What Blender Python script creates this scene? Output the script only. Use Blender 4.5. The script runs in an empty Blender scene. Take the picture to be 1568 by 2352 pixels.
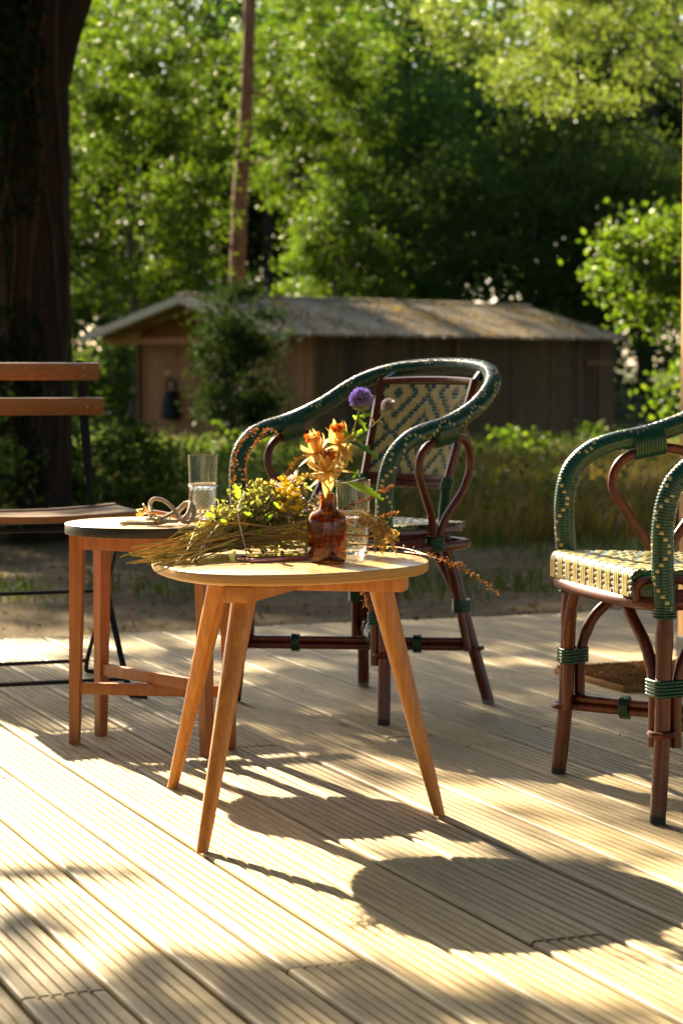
import bpy, bmesh, math, random
import numpy as np
from mathutils import Vector, Matrix

random.seed(7)
rng = np.random.default_rng(7)
S = bpy.context.scene
COL = S.collection
R = math.radians

# ---------------------------------------------------------------- camera
cam = bpy.data.cameras.new('camera')
cam.sensor_fit = 'VERTICAL'
cam.sensor_height = 36.0
cam.lens = 36.0 * 5100 / 2352
cam.clip_start = 0.05
cam.clip_end = 600
cam.dof.use_dof = True
cam.dof.focus_distance = 4.12
cam.dof.aperture_fstop = 6.8
co = bpy.data.objects.new('camera', cam)
COL.objects.link(co)
co.location = (0, 0, 0.83)
co.rotation_euler = (R(90) - math.atan(336 / 5100), 0, 0)
S.camera = co

# ---------------------------------------------------------------- world, sun, exposure
W = bpy.data.worlds.new('World')
S.world = W
W.use_nodes = True
nt = W.node_tree
sk = nt.nodes.new('ShaderNodeTexSky')
sk.sky_type = 'NISHITA'
sk.sun_disc = False
sk.sun_elevation = R(29.1)
sk.sun_rotation = R(-27.3)
sk.dust_density = 1.5
sk.ozone_density = 0.2
sk.air_density = 0.8
bg = nt.nodes['Background']
bg.inputs[1].default_value = 0.05
nt.links.new(sk.outputs[0], bg.inputs[0])
sun = bpy.data.lights.new('sun', 'SUN')
sun.energy = 5.0
sun.angle = R(0.53)
sun.color = (1.0, 0.84, 0.56)
so = bpy.data.objects.new('sun', sun)
COL.objects.link(so)
TOSUN = Vector((-0.401, 0.776, 0.486)).normalized()
so.rotation_euler = (-TOSUN).to_track_quat('-Z', 'Y').to_euler()
so.location = (-6, 12, 9)
S.view_settings.view_transform = 'Standard'
S.view_settings.look = 'None'
S.view_settings.exposure = 2.65
S.view_settings.gamma = 1
S.view_settings.use_curve_mapping = False
S.cycles.max_bounces = 10
S.cycles.transparent_max_bounces = 12
S.cycles.transmission_bounces = 10
S.cycles.sample_clamp_indirect = 6.0
S.cycles.blur_glossy = 0.5

# ---------------------------------------------------------------- helpers
def link(o, parent=None):
    COL.objects.link(o)
    if parent is not None:
        o.parent = parent
    return o

def tag(o, label=None, cat=None, group=None, kind=None):
    if label: o['label'] = label
    if cat: o['category'] = cat
    if group: o['group'] = group
    if kind: o['kind'] = kind
    return o

def thing(name, label, cat, loc=(0, 0, 0), rz=0.0, group=None):
    o = bpy.data.objects.new(name, None)
    o.empty_display_size = 0.05
    link(o)
    o.location = loc
    o.rotation_euler = (0, 0, rz)
    return tag(o, label, cat, group)

class MB:
    """collects shapes, builds one mesh object"""
    def __init__(self, off=(0, 0, 0)):
        self.v = []; self.f = []; self.m = []; self.off = Vector(off)
    def add(self, vs, fs, mi=0):
        b = len(self.v)
        o = self.off
        self.v.extend([(p[0] - o[0], p[1] - o[1], p[2] - o[2]) for p in vs])
        self.f.extend([tuple(b + i for i in f) for f in fs])
        if isinstance(mi, int): self.m.extend([mi] * len(fs))
        else: self.m.extend(mi)
    def box(self, c, s, rot=None, mi=0, bev=0.0):
        """box with chamfered edges"""
        hx, hy, hz = s[0] / 2, s[1] / 2, s[2] / 2
        M = rot if rot is not None else Matrix.Identity(3)
        c = Vector(c)
        if bev <= 0:
            vs = [c + M @ Vector((x * hx, y * hy, z * hz)) for z in (-1, 1) for y in (-1, 1) for x in (-1, 1)]
            fs = [(0, 2, 3, 1), (4, 5, 7, 6), (0, 1, 5, 4), (2, 6, 7, 3), (0, 4, 6, 2), (1, 3, 7, 5)]
            self.add(vs, fs, mi); return
        bm = bmesh.new()
        bmesh.ops.create_cube(bm, size=1)
        for v in bm.verts: v.co = Vector((v.co.x * s[0], v.co.y * s[1], v.co.z * s[2]))
        bmesh.ops.bevel(bm, geom=bm.edges[:], offset=bev, segments=2, profile=0.6, affect='EDGES')
        bm.verts.ensure_lookup_table()
        vs = [c + M @ v.co for v in bm.verts]
        fs = [tuple(v.index for v in f.verts) for f in bm.faces]
        bm.free()
        self.add(vs, fs, mi)
    def tube(self, path, rad, seg=8, mi=0, cap=True, ell=(1, 1), up=None, mif=None):
        P = [Vector(p) for p in path]
        n = len(P)
        if not hasattr(rad, '__len__'): rad = [rad] * n
        T = []
        for i in range(n):
            a = P[max(0, i - 1)]; b = P[min(n - 1, i + 1)]
            t = (b - a)
            T.append(t.normalized() if t.length > 1e-9 else Vector((0, 0, 1)))
        u = Vector(up) if up else (Vector((0, 0, 1)) if abs(T[0].z) < 0.9 else Vector((1, 0, 0)))
        N = (u - T[0] * u.dot(T[0])).normalized()
        vs = []; fs = []; ms = []
        for i in range(n):
            if i > 0:
                N = (N - T[i] * N.dot(T[i]))
                N = N.normalized() if N.length > 1e-6 else T[i].orthogonal().normalized()
            B = T[i].cross(N)
            for k in range(seg):
                a = 2 * math.pi * k / seg
                vs.append(P[i] + (N * math.cos(a) * ell[0] + B * math.sin(a) * ell[1]) * rad[i])
        for i in range(n - 1):
            for k in range(seg):
                k2 = (k + 1) % seg
                fs.append((i * seg + k, i * seg + k2, (i + 1) * seg + k2, (i + 1) * seg + k))
                ms.append(mif(i, k) if mif else mi)
        if cap:
            fs.append(tuple(range(seg - 1, -1, -1))); ms.append(mi)
            fs.append(tuple((n - 1) * seg + k for k in range(seg))); ms.append(mi)
        self.add(vs, fs, ms)
    def lathe(self, prof, c=(0, 0, 0), seg=32, mi=0, fr=None, close=False):
        vs = []; fs = []
        n = len(prof)
        for j in range(n):
            r, z = prof[j]
            for k in range(seg):
                a = 2 * math.pi * k / seg
                rr = r + (fr(j, k, r, z) if fr else 0)
                vs.append((c[0] + rr * math.cos(a), c[1] + rr * math.sin(a), c[2] + z))
        for j in range(n - 1):
            for k in range(seg):
                k2 = (k + 1) % seg
                fs.append((j * seg + k, j * seg + k2, (j + 1) * seg + k2, (j + 1) * seg + k))
        if close:
            fs.append(tuple(range(seg - 1, -1, -1)))
            fs.append(tuple((n - 1) * seg + k for k in range(seg)))
        self.add(vs, fs, mi)
    def prism(self, poly, z0, z1, mi=0, bev=0.0, bevb=0.0):
        n = len(poly)
        cx = sum(p[0] for p in poly) / n; cy = sum(p[1] for p in poly) / n
        def ring(d, z):
            o = []
            for i in range(n):
                a = Vector(poly[i - 1]).to_2d(); b = Vector(poly[i]).to_2d(); c = Vector(poly[(i + 1) % n]).to_2d()
                t = (c - a).normalized(); nn = Vector((t.y, -t.x))
                if nn.dot(b - Vector((cx, cy))) < 0: nn = -nn
                o.append((b.x - nn.x * d, b.y - nn.y * d, z))
            return o
        rings = []
        if bevb > 0: rings += [ring(bevb, z0), ring(bevb * .3, z0 + bevb * .3)]
        rings.append(ring(0, z0 + bevb)); rings.append(ring(0, z1 - bev))
        if bev > 0: rings += [ring(bev * .3, z1 - bev * .3), ring(bev, z1)]
        vs = [p for r in rings for p in r]; fs = []
        for j in range(len(rings) - 1):
            for k in range(n):
                k2 = (k + 1) % n
                fs.append((j * n + k, j * n + k2, (j + 1) * n + k2, (j + 1) * n + k))
        fs.append(tuple(range(n - 1, -1, -1)))
        fs.append(tuple((len(rings) - 1) * n + k for k in range(n)))
        self.add(vs, fs, mi)
    def mesh(self, name, mats, smooth=True, angle=40):
        me = bpy.data.meshes.new(name)
        me.from_pydata(self.v, [], self.f)
        mats = mats if isinstance(mats, (list, tuple)) else [mats]
        for m in mats: me.materials.append(m)
        if len(mats) > 1: me.polygons.foreach_set('material_index', self.m)
        bm = bmesh.new(); bm.from_mesh(me)
        bmesh.ops.recalc_face_normals(bm, faces=bm.faces[:])
        bm.to_mesh(me); bm.free()
        if smooth:
            me.polygons.foreach_set('use_smooth', [True] * len(me.polygons))
            try: me.set_sharp_from_angle(angle=R(angle))
            except Exception: pass
        me.update()
        return me
    def build(self, name, mats, parent=None, smooth=True, angle=40, loc=None):
        o = bpy.data.objects.new(name, self.mesh(name, mats, smooth, angle))
        link(o, parent)
        if loc is not None: o.location = loc
        return o

def spline(pts, n=8, closed=False):
    """Catmull-Rom through points"""
    P = [Vector(p) for p in pts]
    out = []
    m = len(P)
    rngm = m if closed else m - 1
    for i in range(rngm):
        if closed:
            p0, p1, p2, p3 = P[i - 1], P[i], P[(i + 1) % m], P[(i + 2) % m]
        else:
            p1, p2 = P[i], P[i + 1]
            p0 = P[i - 1] if i > 0 else p1 * 2 - p2
            p3 = P[i + 2] if i + 2 < m else p2 * 2 - p1
        for k in range(n):
            t = k / n
            out.append(0.5 * ((2 * p1) + (p2 - p0) * t + (2 * p0 - 5 * p1 + 4 * p2 - p3) * t * t + (3 * p1 - p0 - 3 * p2 + p3) * t ** 3))
    if not closed: out.append(P[-1])
    return out

def resample(path, step):
    P = [Vector(p) for p in path]
    d = [0.0]
    for i in range(1, len(P)): d.append(d[-1] + (P[i] - P[i - 1]).length)
    L = d[-1]; n = max(2, int(round(L / step)) + 1)
    out = []; j = 0
    for i in range(n):
        s = L * i / (n - 1)
        while j < len(P) - 2 and d[j + 1] < s: j += 1
        t = (s - d[j]) / max(1e-9, d[j + 1] - d[j])
        out.append(P[j].lerp(P[j + 1], min(1, max(0, t))))
    return out

def np_mesh(name, verts, quads, mats, uv=None):
    me = bpy.data.meshes.new(name)
    nv = len(verts); nf = len(quads); k = quads.shape[1]
    me.vertices.add(nv)
    me.vertices.foreach_set('co', np.ascontiguousarray(verts, dtype=np.float32).ravel())
    me.loops.add(nf * k)
    me.loops.foreach_set('vertex_index', np.ascontiguousarray(quads, dtype=np.int32).ravel())
    me.polygons.add(nf)
    me.polygons.foreach_set('loop_start', np.arange(nf, dtype=np.int32) * k)
    try: me.polygons.foreach_set('loop_total', np.full(nf, k, dtype=np.int32))
    except Exception: pass
    for m in (mats if isinstance(mats, (list, tuple)) else [mats]): me.materials.append(m)
    me.update(calc_edges=True)
    me.validate()
    return me

def leaves_mesh(name, c, size, mat, aspect=0.62, droop=0.0, flat=0.0, off=(0, 0, 0)):
    """one folded rhombus of six vertices (two quads) per leaf centre"""
    n = len(c)
    a = rng.normal(size=(n, 3)); a[:, 2] -= droop
    a /= np.linalg.norm(a, axis=1)[:, None]
    u = rng.normal(size=(n, 3)); u[:, 2] += flat
    b = np.cross(u, a); b /= (np.linalg.norm(b, axis=1)[:, None] + 1e-9)
    nn = np.cross(a, b)
    L = (size * rng.uniform(.65, 1.3, n))[:, None]
    w = L * aspect * .5
    V = np.empty((n, 6, 3))
    V[:, 0] = c - a * L * .5
    V[:, 1] = c - a * L * .08 + b * w + nn * L * .10
    V[:, 2] = c + a * L * .22 + b * w * .7 + nn * L * .07
    V[:, 3] = c + a * L * .5 - nn * L * .06
    V[:, 4] = c + a * L * .22 - b * w * .7 + nn * L * .07
    V[:, 5] = c - a * L * .08 - b * w + nn * L * .10
    V -= np.array(off)
    base = np.arange(n, dtype=np.int64)[:, None] * 6
    q = np.concatenate([base + np.array([[0, 1, 2, 3]]), base + np.array([[0, 3, 4, 5]])], axis=1).reshape(-1, 4)
    return np_mesh(name, V.reshape(-1, 3), q, mat)

def blades_mesh(name, base, h, lean, width, mat):
    """grass blades: two quads each"""
    n = len(base)
    d = rng.uniform(0, 2 * math.pi, n)
    hor = np.stack([np.cos(d), np.sin(d), np.zeros(n)], 1)
    side = np.stack([-np.sin(d), np.cos(d), np.zeros(n)], 1)
    hh = (h * rng.uniform(.45, 1.25, n))[:, None]
    ln = (lean * rng.uniform(.2, 1.6, n))[:, None] * hh
    w = (width * rng.uniform(.6, 1.4, n))[:, None]
    up = np.array([[0, 0, 1.0]])
    V = np.empty((n, 6, 3))
    V[:, 0] = base - side * w; V[:, 1] = base + side * w
    m = base + hor * ln * .3 + up * hh * .6
    V[:, 2] = m + side * w * .8; V[:, 3] = m - side * w * .8
    t = base + hor * ln + up * hh
    V[:, 4] = t + side * w * .15; V[:, 5] = t - side * w * .15
    b = np.arange(n, dtype=np.int64)[:, None] * 6
    q = np.concatenate([b + np.array([[0, 1, 2, 3]]), b + np.array([[3, 2, 4, 5]])], axis=1).reshape(-1, 4)
    return np_mesh(name, V.reshape(-1, 3), q, mat)

# ---------------------------------------------------------------- materials
def new_mat(name):
    m = bpy.data.materials.new(name); m.use_nodes = True
    n = m.node_tree.nodes; l = m.node_tree.links
    return m, n, l, n['Principled BSDF']

def ramp(n, l, src, stops):
    r = n.new('ShaderNodeValToRGB')
    cr = r.color_ramp
    while len(cr.elements) < len(stops): cr.elements.new(0.5)
    for e, (p, c) in zip(cr.elements, stops):
        e.position = p; e.color = (c[0], c[1], c[2], 1)
    l.new(src, r.inputs[0])
    return r

def coords(n, l, scale=(1, 1, 1), kind='Object', rnd=True):
    tc = n.new('ShaderNodeTexCoord'); mp = n.new('ShaderNodeMapping')
    mp.inputs['Scale'].default_value = scale
    l.new(tc.outputs[kind], mp.inputs[0])
    if rnd:
        oi = n.new('ShaderNodeObjectInfo'); mu = n.new('ShaderNodeMath'); mu.operation = 'MULTIPLY'
        mu.inputs[1].default_value = 37.0
        l.new(oi.outputs['Random'], mu.inputs[0])
        cb = n.new('ShaderNodeCombineXYZ')
        l.new(mu.outputs[0], cb.inputs[0]); l.new(mu.outputs[0], cb.inputs[1])
        l.new(cb.outputs[0], mp.inputs['Location'])
    return mp.outputs[0]

def noise(n, l, vec, scale, detail=4, rough=.6, dist=0):
    t = n.new('ShaderNodeTexNoise')
    t.inputs['Scale'].default_value = scale; t.inputs['Detail'].default_value = detail
    t.inputs['Roughness'].default_value = rough; t.inputs['Distortion'].default_value = dist
    l.new(vec, t.inputs['Vector'])
    return t.outputs['Fac']

def bump(n, l, h, bsdf, strength=.3, dist=.002):
    b = n.new('ShaderNodeBump'); b.inputs['Strength'].default_value = strength; b.inputs['Distance'].default_value = dist
    l.new(h, b.inputs['Height']); l.new(b.outputs[0], bsdf.inputs['Normal'])

def mixc(n, l, fac, a, b, blend='MIX'):
    m = n.new('ShaderNodeMix'); m.data_type = 'RGBA'; m.blend_type = blend
    if hasattr(fac, 'is_linked'): l.new(fac, m.inputs[0])
    else: m.inputs[0].default_value = fac
    for s, i in ((a, 6), (b, 7)):
        if hasattr(s, 'is_linked'): l.new(s, m.inputs[i])
        else: m.inputs[i].default_value = (s[0], s[1], s[2], 1)
    return m.outputs[2]

def wood(name, dark, mid, light, stretch=(1, 14, 14), scale=6, rough=.45, coat=0.0, bmp=.15, knots=False, var=.0):
    m, n, l, b = new_mat(name)
    v = coords(n, l, stretch)
    f = noise(n, l, v, scale, 6, .65, .4)
    r = ramp(n, l, f, [(.3, dark), (.5, mid), (.72, light)])
    out = r.outputs[0]
    f2 = noise(n, l, v, scale * 5, 3, .7)
    r2 = ramp(n, l, f2, [(.35, (.8, .78, .74)), (.6, (1, 1, 1))])
    out = mixc(n, l, .6, out, r2.outputs[0], 'MULTIPLY')
    if knots:
        vk = coords(n, l, (2.6, 7.0, 0.01))
        vo = n.new('ShaderNodeTexVoronoi'); vo.inputs['Scale'].default_value = 1.0
        l.new(vk, vo.inputs['Vector'])
        rk = ramp(n, l, vo.outputs['Distance'], [(.0, (1, 1, 1)), (.07, (.8, .8, .8)), (.085, (.35, .35, .35)), (.19, (0, 0, 0))])
        sepk = n.new('ShaderNodeSeparateColor'); l.new(vo.outputs['Color'], sepk.inputs[0])
        gt = n.new('ShaderNodeMath'); gt.operation = 'GREATER_THAN'; gt.inputs[1].default_value = .3
        l.new(sepk.outputs[0], gt.inputs[0])
        mk = n.new('ShaderNodeMath'); mk.operation = 'MULTIPLY'
        l.new(rk.outputs[0], mk.inputs[0]); l.new(gt.outputs[0], mk.inputs[1])
        out = mixc(n, l, mk.outputs[0], out, (.17, .11, .055))
    if knots:
        st = noise(n, l, coords(n, l, (1.2, 4, 1)), 1.6, 4, .6, .5)
        rs = ramp(n, l, st, [(.33, (.80, .74, .64)), (.55, (1, 1, 1))])
        out = mixc(n, l, .8, out, rs.outputs[0], 'MULTIPLY')
    if var > 0:
        oi = n.new('ShaderNodeObjectInfo')
        rv = ramp(n, l, oi.outputs['Random'], [(0, (1 - var, 1 - var, 1 - var * .9)), (.5, (1, .98, .93)), (1, (1 + var * .3, 1 + var * .2, 1))])
        out = mixc(n, l, 1.0, out, rv.outputs[0], 'MULTIPLY')
    l.new(out, b.inputs['Base Color'])
    b.inputs['Roughness'].default_value = rough
    b.inputs['Coat Weight'].default_value = coat
    b.inputs['Coat Roughness'].default_value = .15
    bump(n, l, f2, b, bmp, .001)
    return m

def plain(name, col, rough=.5, metal=0, var=.15, scale=40, coat=0, bmp=.0, spec=.5):
    m, n, l, b = new_mat(name)
    v = coords(n, l, (1, 1, 1), rnd=True)
    f = noise(n, l, v, scale, 4, .6)
    lo = tuple(c * (1 - var) for c in col); hi = tuple(min(1, c * (1 + var)) for c in col)
    r = ramp(n, l, f, [(.3, lo), (.7, hi)])
    l.new(r.outputs[0], b.inputs['Base Color'])
    b.inputs['Roughness'].default_value = rough; b.inputs['Metallic'].default_value = metal
    b.inputs['Coat Weight'].default_value = coat
    b.inputs['Specular IOR Level'].default_value = spec
    if bmp: bump(n, l, f, b, bmp, .002)
    return m

def leafmat(name, cols, trans=.5, rough=.45, tcol=1.6, spec=.25, green=True):
    """leaf: diffuse plus light passing through, colour differs leaf by leaf"""
    m = bpy.data.materials.new(name); m.use_nodes = True
    n = m.node_tree.nodes; l = m.node_tree.links
    b = n['Principled BSDF']; out = n['Material Output']
    g = n.new('ShaderNodeNewGeometry')
    k = len(cols)
    r = ramp(n, l, g.outputs['Random Per Island'], [(i / max(1, k - 1), c) for i, c in enumerate(cols)])
    l.new(r.outputs[0], b.inputs['Base Color'])
    b.inputs['Roughness'].default_value = rough
    b.inputs['Specular IOR Level'].default_value = spec
    t = n.new('ShaderNodeBsdfTranslucent')
    tc = mixc(n, l, 1.0, r.outputs[0], (tcol * 1.10, tcol * 1.12, tcol * .38) if green else (tcol, tcol, tcol), 'MULTIPLY')
    l.new(tc, t.inputs['Color'])
    mx = n.new('ShaderNodeMixShader'); mx.inputs[0].default_value = trans
    l.new(b.outputs[0], mx.inputs[1]); l.new(t.outputs[0], mx.inputs[2])
    l.new(mx.outputs[0], out.inputs[0])
    return m

def glassmat(name, col, rough=.0, ior=1.5):
    m, n, l, b = new_mat(name)
    b.inputs['Base Color'].default_value = (*col, 1)
    b.inputs['Transmission Weight'].default_value = 1.0
    b.inputs['Roughness'].default_value = rough
    b.inputs['IOR'].default_value = ior
    v = coords(n, l, (1, 1, 1), rnd=False)
    f = noise(n, l, v, 25, 2, .5)
    bump(n, l, f, b, .04, .004)
    return m

M = {}
M['deck'] = wood('deck_pine', (.27, .195, .09), (.42, .32, .165), (.52, .41, .225), (1.3, 26, 26), 4.5, .6, 0, .25, True, .30)
M['groove'] = wood('groove_dirt', (.10, .065, .034), (.36, .275, .145), (.47, .37, .21), (5, 26, 26), 8, .8, 0, .3)
M['joist'] = plain('joist_wood', (.07, .055, .035), .9)
M['beech'] = wood('orange_beech', (.40, .135, .022), (.56, .22, .042), (.66, .30, .07), (12, 12, 1), 7, .35, .25, .06)
M['top'] = wood('pale_plywood_top', (.60, .38, .16), (.68, .46, .22), (.74, .53, .28), (1.5, 16, 10), 5, .28, .4, .05)
M['ply'] = wood('plywood_edge', (.34, .17, .05), (.52, .29, .10), (.60, .36, .14), (1, 1, 160), 3, .5, 0, .1)
M['teak'] = wood('reddish_beech', (.26, .082, .020), (.35, .118, .030), (.42, .15, .042), (12, 12, 1), 6, .4, .2, .08)
M['slat'] = wood('varnished_slat', (.17, .065, .022), (.23, .095, .035), (.29, .125, .05), (1.5, 18, 18), 6, .4, .2, .08)
M['tabletop'] = wood('round_table_veneer', (.50, .29, .13), (.58, .36, .18), (.64, .42, .22), (1.5, 16, 10), 5, .4, .15, .06)
M['black'] = plain('black_edge_band', (.012, .012, .014), .4)
M['iron'] = plain('black_iron', (.012, .011, .011), .42, .3)
M['rivet'] = plain('rivet_steel', (.25, .2, .15), .35, 1)
M['rattan'] = wood('stained_rattan', (.042, .005, .002), (.105, .0145, .0045), (.19, .036, .009), (10, 10, 1.2), 9, .34, .18, .12)
M['green'] = plain('green_weave', (.0038, .056, .030), .26, 0, .3, 90, .35)
M['cream'] = plain('cream_weave', (.56, .46, .20), .34, 0, .18, 60, .2)
M['rubber'] = plain('rubber_foot', (.03, .027, .024), .8)
M['foot'] = plain('pale_foot', (.22, .19, .15), .8)
M['coir'] = plain('coir_mat', (.30, .15, .045), 1.0, 0, .5, 260, 0, 1.0)
M['post'] = wood('post_larch', (.42, .22, .075), (.52, .29, .11), (.58, .35, .15), (16, 16, 1.3), 5, .6, 0, .15)
M['amber'] = glassmat('amber_glass', (.50, .175, .022))
M['glass'] = glassmat('clear_glass', (.97, .98, .97))
M['phone'] = plain('rose_metal', (.55, .27, .27), .32, .8, .05)
M['screen'] = plain('dark_screen', (.01, .01, .012), .06, 0, .1, 40, 1.0)
M['cord'] = plain('grey_cord', (.40, .35, .28), .85, 0, .4, 320, 0, .8)
M['gold'] = plain('gold_ring', (.75, .48, .16), .25, 1, .1)
M['horn'] = plain('amber_resin', (.50, .19, .035), .2, 0, .5, 60, .6)
M['bark'] = wood('dark_bark', (.010, .006, .004), (.030, .016, .010), (.060, .030, .017), (7, 7, 1.3), 3.0, .95, 0, 1.0)
M['vine'] = wood('vine_bark', (.03, .018, .010), (.06, .036, .02), (.10, .06, .035), (7, 7, 1.3), 3, .9)
M['pinebark'] = wood('pine_bark', (.09, .04, .02), (.24, .105, .05), (.36, .18, .09), (5, 5, 1.6), 3.0, .9, 0, .8)
M['greybark'] = wood('grey_bark', (.06, .055, .04), (.12, .105, .08), (.18, .16, .12), (5, 5, 1.2), 3, .9, 0, .6)
M['shed'] = wood('shed_board', (.075, .038, .012), (.145, .078, .025), (.23, .13, .045), (9, 9, .7), 4, .8, 0, .3, False, .5)
M['gable'] = wood('gable_board', (.13, .045, .010), (.26, .095, .020), (.34, .13, .03), (9, 9, .7), 4, .7, 0, .3, False, .25)
M['fascia'] = wood('pale_fascia', (.30, .25, .18), (.42, .36, .26), (.5, .44, .33), (2, 9, 9), 4, .8)
def roofmat():
    m, n, l, b = new_mat('mossy_roof_sheet')
    v = coords(n, l, (1, 1, 1), rnd=True)
    f = noise(n, l, v, 1.6, 6, .7, .3)
    r = ramp(n, l, f, [(.3, (.20, .13, .07)), (.47, (.44, .34, .21)), (.62, (.58, .48, .33)), (.8, (.30, .18, .10))])
    f2 = noise(n, l, v, 22, 4, .7)
    r2 = ramp(n, l, f2, [(.42, (.35, .27, .2)), (.58, (1, 1, 1))])
    l.new(mixc(n, l, .75, r.outputs[0], r2.outputs[0], 'MULTIPLY'), b.inputs['Base Color'])
    b.inputs['Roughness'].default_value = .9
    bump(n, l, f2, b, .6, .01)
    return m
M['roof'] = roofmat()
def groundmat():
    m, n, l, b = new_mat('forest_ground')
    tc = n.new('ShaderNodeTexCoord')
    v = tc.outputs['Object']
    f = noise(n, l, v, 1.1, 8, .72, .4)
    dirt = ramp(n, l, f, [(.3, (.08, .055, .032)), (.5, (.16, .117, .07)), (.68, (.27, .205, .13))])
    f2 = noise(n, l, v, 26, 4, .7)
    sp = ramp(n, l, f2, [(.38, (.55, .5, .45)), (.62, (1.1, 1.08, 1.05))])
    d = mixc(n, l, .8, dirt.outputs[0], sp.outputs[0], 'MULTIPLY')
    f3 = noise(n, l, v, .9, 5, .7)
    grass = ramp(n, l, f3, [(.35, (.035, .045, .015)), (.6, (.075, .085, .03)), (.75, (.13, .11, .05))])
    sep = n.new('ShaderNodeSeparateXYZ'); l.new(v, sep.inputs[0])
    ad = n.new('ShaderNodeMath'); ad.operation = 'MULTIPLY_ADD'; ad.inputs[1].default_value = 3.0
    l.new(f3, ad.inputs[0]); l.new(sep.outputs[1], ad.inputs[2])
    mr = n.new('ShaderNodeMapRange'); mr.inputs[1].default_value = 13.0; mr.inputs[2].default_value = 15.2
    l.new(ad.outputs[0], mr.inputs[0])
    l.new(mixc(n, l, mr.outputs[0], d, grass.outputs[0]), b.inputs['Base Color'])
    b.inputs['Roughness'].default_value = 1.0
    b.inputs['Specular IOR Level'].default_value = .15
    bump(n, l, f2, b, .9, .03)
    return m
M['ground'] = groundmat()
M['leaf_hazel'] = leafmat('hazel_leaf', [(.030, .062, .009), (.060, .100, .012), (.044, .08, .013), (.095, .130, .018), (.024, .05, .010)], .55, .45, 1.8)
M['leaf_mid'] = leafmat('broad_leaf', [(.035, .08, .014), (.055, .11, .02), (.045, .09, .02), (.075, .12, .03)], .5, .45, 2.0)
M['leaf_dark'] = leafmat('dark_leaf', [(.030, .056, .019), (.050, .082, .026), (.064, .092, .034)], .42, .75, 1.6, .06)
M['leaf_pale'] = leafmat('pale_leaf', [(.08, .115, .03), (.11, .15, .045), (.095, .13, .04), (.13, .15, .06)], .5, .45, 1.9)
M['leaf_far'] = leafmat('far_leaf', [(.022, .044, .013), (.038, .065, .018), (.03, .052, .017), (.05, .072, .027)], .45, .8, 1.8, .05)
M['ivy'] = leafmat('ivy_leaf', [(.010, .024, .008), (.017, .036, .012), (.024, .04, .014)], .3, .8, 1.4, .08)
M['grass_green'] = leafmat('green_blade', [(.035, .065, .015), (.06, .095, .025), (.09, .11, .035)], .4, .6, 1.7, .2)
M['grass_dry'] = leafmat('dry_blade', [(.14, .095, .042), (.21, .15, .07), (.11, .09, .035), (.15, .085, .045)], .4, .7, 1.3, .2)
M['herb_leaf'] = leafmat('herb_leaf', [(.17, .18, .08), (.30, .30, .15), (.14, .18, .05), (.40, .36, .23), (.26, .17, .11)], .4, .6, 1.25, .2)
M['herb_stem'] = leafmat('herb_stem', [(.32, .26, .10), (.22, .22, .06), (.42, .33, .15), (.28, .17, .07)], .2, .6, 1.2, .2)
M['herb_pale'] = leafmat('pale_bract', [(.42, .40, .22), (.50, .45, .28), (.38, .33, .20)], .5, .6, 1.3, .2)
M['straw'] = leafmat('straw', [(.50, .36, .16), (.42, .27, .11), (.55, .42, .22)], .25, .6, 1.1, .2)
M['yellow'] = leafmat('tansy_yellow', [(.68, .52, .02), (.75, .60, .03), (.55, .40, .02)], .5, .6, 1.2, .2)
M['pink'] = leafmat('oregano_pink', [(.50, .33, .42), (.64, .46, .54), (.38, .22, .25), (.52, .40, .36)], .45, .7, 1.2, .2, False)
M['rust'] = leafmat('dock_seed', [(.15, .055, .022), (.22, .085, .032), (.11, .04, .018)], .25, .7, 1.3, .2)
M['petal'] = leafmat('dried_petal', [(.64, .37, .085), (.72, .49, .16), (.57, .28, .05)], .45, .6, 1.0, .2, False)
M['redfuzz'] = leafmat('dried_stamen', [(.60, .12, .015), (.68, .20, .02)], .3, .7, 1.2, .2)
M['drystem'] = plain('dried_stem', (.60, .40, .16), .6, 0, .2, 60)
M['greenstem'] = plain('thistle_stem', (.28, .32, .17), .6, 0, .2, 60)
M['thistle_core'] = plain('thistle_core', (.05, .065, .035), .8)
M['thistle'] = leafmat('thistle_purple', [(.42, .33, .68), (.54, .46, .80), (.33, .25, .58)], .5, .6, 1.05, .2, False)
M['thistle_pale'] = leafmat('thistle_pale', [(.50, .46, .52), (.60, .56, .60)], .4, .6, 1.0, .2, False)
M['leaf_weed'] = leafmat('weed_leaf', [(.05, .068, .018), (.085, .10, .03), (.11, .088, .038), (.07, .075, .024)], .4, .55, 1.5, .2)
M['bigleaf'] = leafmat('serrated_leaf', [(.12, .22, .03), (.16, .27, .04), (.10, .19, .03)], .5, .5, 1.7, .3)
M['darkleaf'] = leafmat('dark_serrated_leaf', [(.03, .07, .02), (.04, .09, .025)], .3, .5, 1.5, .3)
M['string'] = plain('cotton_string', (.72, .69, .62), .9, 0, .1, 200)
M['cloth'] = plain('black_cloth', (.008, .008, .009), .9)

# ================================================================ SETTING
def gz(x, y):
    """height of the ground"""
    base = -0.17 - 0.2 * min(1, max(0, (y - 9) / 24)) + (0.0 if y < 45 else (y - 45) * .03)
    return base + .035 * math.sin(x * 1.3 + y * .7) * math.cos(y * .9 - x * .4)

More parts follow.
